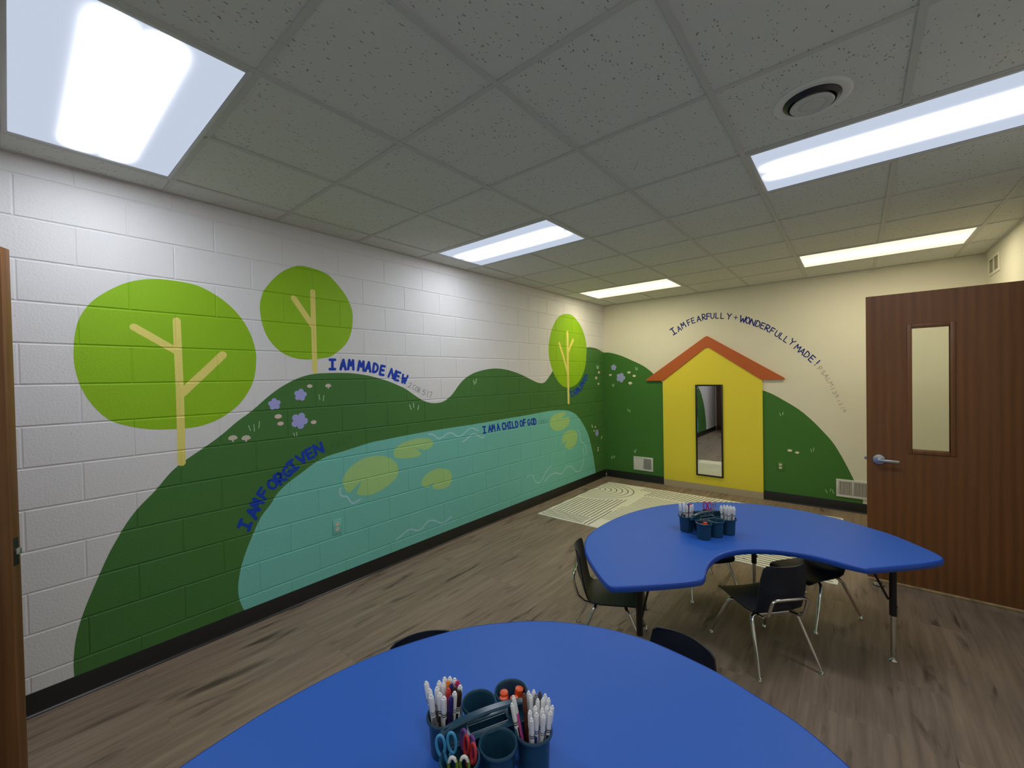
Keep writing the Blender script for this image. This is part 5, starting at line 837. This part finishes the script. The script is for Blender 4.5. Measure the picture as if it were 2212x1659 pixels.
fill(K1, KA1, 0, [(-1.0, .45, W, W, 'black', ('lean', -1.0, .55), 'white-capped marker leaning out at far left of the near caddy'), (-.42, .62, W), (-.12, .95, W), (.22, 1.0, W), (.55, .85, W), (-.10, .42, W), (.16, .58, 'orange', W), (.42, .36, 'purple', 'white', 'black', None, 'purple-capped marker behind the red one in near caddy left cup'),
     (.78, .62, 'magenta', W), (.98, .22, W), (.66, .10, 'brown', W, 'black', None, 'dark brown-capped marker just behind the rightmost dark brown one in near caddy'), (.98, -.18, 'brown', W, 'black', None, 'dark brown-capped marker at the right rim of near caddy left cup'), (.70, -.32, W), (.28, -.06, 'red', 'red'), (.52, -.66, 'purple', 'purple', 'black', None, 'purple marker at the front right of near caddy left cup'),
     (-.46, .10, W), (-.90, -.05, W), (-.72, -.52, W), (-.20, -.40, W), (.10, -.70, W)], .0070, "the near caddy's left cup")
fill(K1, KA1, 5, [(-1.0, -.1, W, W, 'brown', ('lean', -1.02, .1), 'white marker leaning left against the handle in near caddy right cup'), (-.80, .28, W, 'pink', 'pink', ('lean', -.9, .45), 'pink marker with white cap leaning left in the near caddy'), (-.50, .66, 'chestnut', 'chestnut', 'black', None, 'chestnut-brown marker at the back of near caddy right cup'), (-.22, .86, W), (-.10, .55, W, W, 'green'), (.10, .95, W), (.22, .60, 'grey', 'grey', 'black', None, 'grey marker at the back of near caddy right cup'),
     (.48, .80, 'charcoal', 'charcoal', 'black', None, 'charcoal marker at the back right of near caddy right cup'), (.78, .60, W), (.96, .28, W), (.62, .28, W), (.30, .22, W), (.98, -.08, W), (.70, -.12, W), (.85, -.45, W), (.45, -.28, W), (.10, -.14, W), (.50, -.66, W), (.15, -.55, W), (-.18, -.40, W), (-.12, -.85, W)], .0056, "the near caddy's right cup")
fill(K2, KA2, 0, [(-.95, .1, W), (-.62, .65, W), (-.15, .55, W), (.12, .95, W), (.50, .80, W), (.35, .25, 'purple', 'purple', 'black', None, 'purple marker in left cup of the caddy on the far table'), (.80, .40, 'red', 'red', 'black', None, 'red marker in left cup of the caddy on the far table'), (-.50, -.35, W), (-.05, -.40, W), (.50, -.45, W), (.92, -.15, W)], .0068, "the far caddy's left cup")
fill(K2, KA2, 5, [(-.9, .3, W), (-.6, .75, W), (-.25, .45, W), (-.05, .95, W), (.35, .85, W), (.15, .35, W), (.65, .55, W), (.95, .15, W), (-.45, -.15, W), (-.2, -.6, W), (.25, -.25, W), (.55, -.05, W), (.65, -.55, W, W, 'green', None, 'white marker with a green label in the far caddy right cup')], .0068, "the far caddy's right cup")
def glue(K, A, cup, spots, where):
    c = cup_pos(K, A, cup)
    for i, (a, b, z, tilt, az, lb) in enumerate(spots):
        t = thing('glue_stick', lb, 'glue stick', c + (CAMR * a + CAMB * b) * .04 + Vector((0, 0, z)), group='orange glue sticks in ' + where)
        t.rotation_euler = (tilt, 0, az)
        me = part_mesh('glue_body', lambda: MB().lathe([(0, 0), (.0105, 0), (.0110, .004), (.0110, .058), (0, .058)], 18), plast('glue_white', (.80, .80, .80))); link('tube', me, t)
        me = part_mesh('glue_cap', lambda: MB().lathe([(0, .056), (.0122, .056), (.0122, .078), (.0116, .083), (.0085, .084), (0, .084)], 18), plast('glue_orange', (.78, .10, .03))); link('cap', me, t)
nr = "the near caddy's back right cup"; fr = "the far caddy's front left cup"
glue(K1, KA1, 2, [(-.45, .28, .010, .10, .3, 'orange-capped glue stick at back left of the near caddy cup'), (.35, .42, .012, .12, 2.0, 'orange-capped glue stick at back right of the near caddy cup'), (-.55, -.35, .004, .06, 4.0, 'orange-capped glue stick at front left of the near caddy cup'), (.30, -.38, .006, .05, 5.0, 'orange-capped glue stick at front right of the near caddy cup')], nr)
glue(K2, KA2, 3, [(-.40, .05, .006, .10, 1.0, 'left orange glue stick in front cup of the far caddy'), (.30, .30, .010, .08, 3.0, 'back right orange glue stick in front cup of the far caddy'), (.30, -.40, .006, .05, 5.0, 'front right orange glue stick in front cup of the far caddy')], fr)
def scissors(K, A, cup, off, rz, tilt, col, name, lb, z=.0, acc=None, open_=.1):
    c = cup_pos(K, A, cup)
    t = thing('scissors', lb, 'scissors', c + (CAMR * off[0] + CAMB * off[1]) * .04 + Vector((0, 0, .006 + z)))
    t.rotation_euler = (tilt[0], tilt[1], rz)
    m1 = plast(name, col, .4)
    for s in (-1, 1):
        mb = MB(); mb.prism([(-.005, 0), (.004, .0), (.006, .070), (-.006, .070)], lambda a, b, d: (a * 1 + s * .002, s * .0012 + d, b), -.0007, .0007); mb.build('blade', MT['steel'], t, smooth=0)
        mb = MB(); n = 20
        P = [(s * .0135 + .0100 * math.cos(a) * (1.0 + .12 * math.sin(a)), s * .0015, .104 + .024 * math.sin(a)) for a in [2 * PI * k / n for k in range(n)]]
        mb.tube(P, .0036, 10, closed=True); mb.tube([(s * .003, s * .0015, .062), (s * .006, s * .0015, .076), (s * .0095, s * .0015, .086)], [.004, .0045, .004], 10)
        h = mb.build('handle_loop', m1, t, smooth=60)
        if acc:
            mb = MB(); P2 = [(s * .0135 + .0100 * math.cos(a), s * .0015, .104 + .024 * math.sin(a)) for a in [PI * (.18 + .6 * k / 8) if s > 0 else PI * (.22 + .6 * k / 8) for k in range(9)]]
            mb.tube(P2, .0040, 10); mb.build('grip_accent', plast('accent_' + name, acc), h, smooth=60)
scissors(K1, KA1, 3, (-.55, .30), .72, (-.08, -.12), (.06, .32, .62), 'sc_blue', 'blue-handled scissors at the back left of near caddy front cup', .006)
scissors(K1, KA1, 3, (.38, .12), -.25, (-.05, .08), (.50, .03, .035), 'sc_red', 'red-handled scissors at the right side of near caddy front cup', .008)
scissors(K1, KA1, 3, (.20, .62), -.10, (-.06, .06), (.16, .045, .26), 'sc_purple', 'purple-handled scissors behind the red ones in near caddy', .003)
scissors(K1, KA1, 3, (.05, -.45), .62, (.10, .0), (.16, .28, .03), 'sc_green', 'green-handled scissors with white grips at front of near caddy', -.004, (.75, .73, .68))
scissors(K2, KA2, 2, (-.25, .0), .3, (-.05, -.05), (.62, .04, .25), 'sc_pink', 'pink-handled scissors in back cup of the caddy on the far table', .022)
scissors(K2, KA2, 2, (.45, .1), 1.2, (0, .12), (.28, .26, .52), 'sc_lilac', 'lilac-handled scissors in back cup of the caddy on the far table', .016)
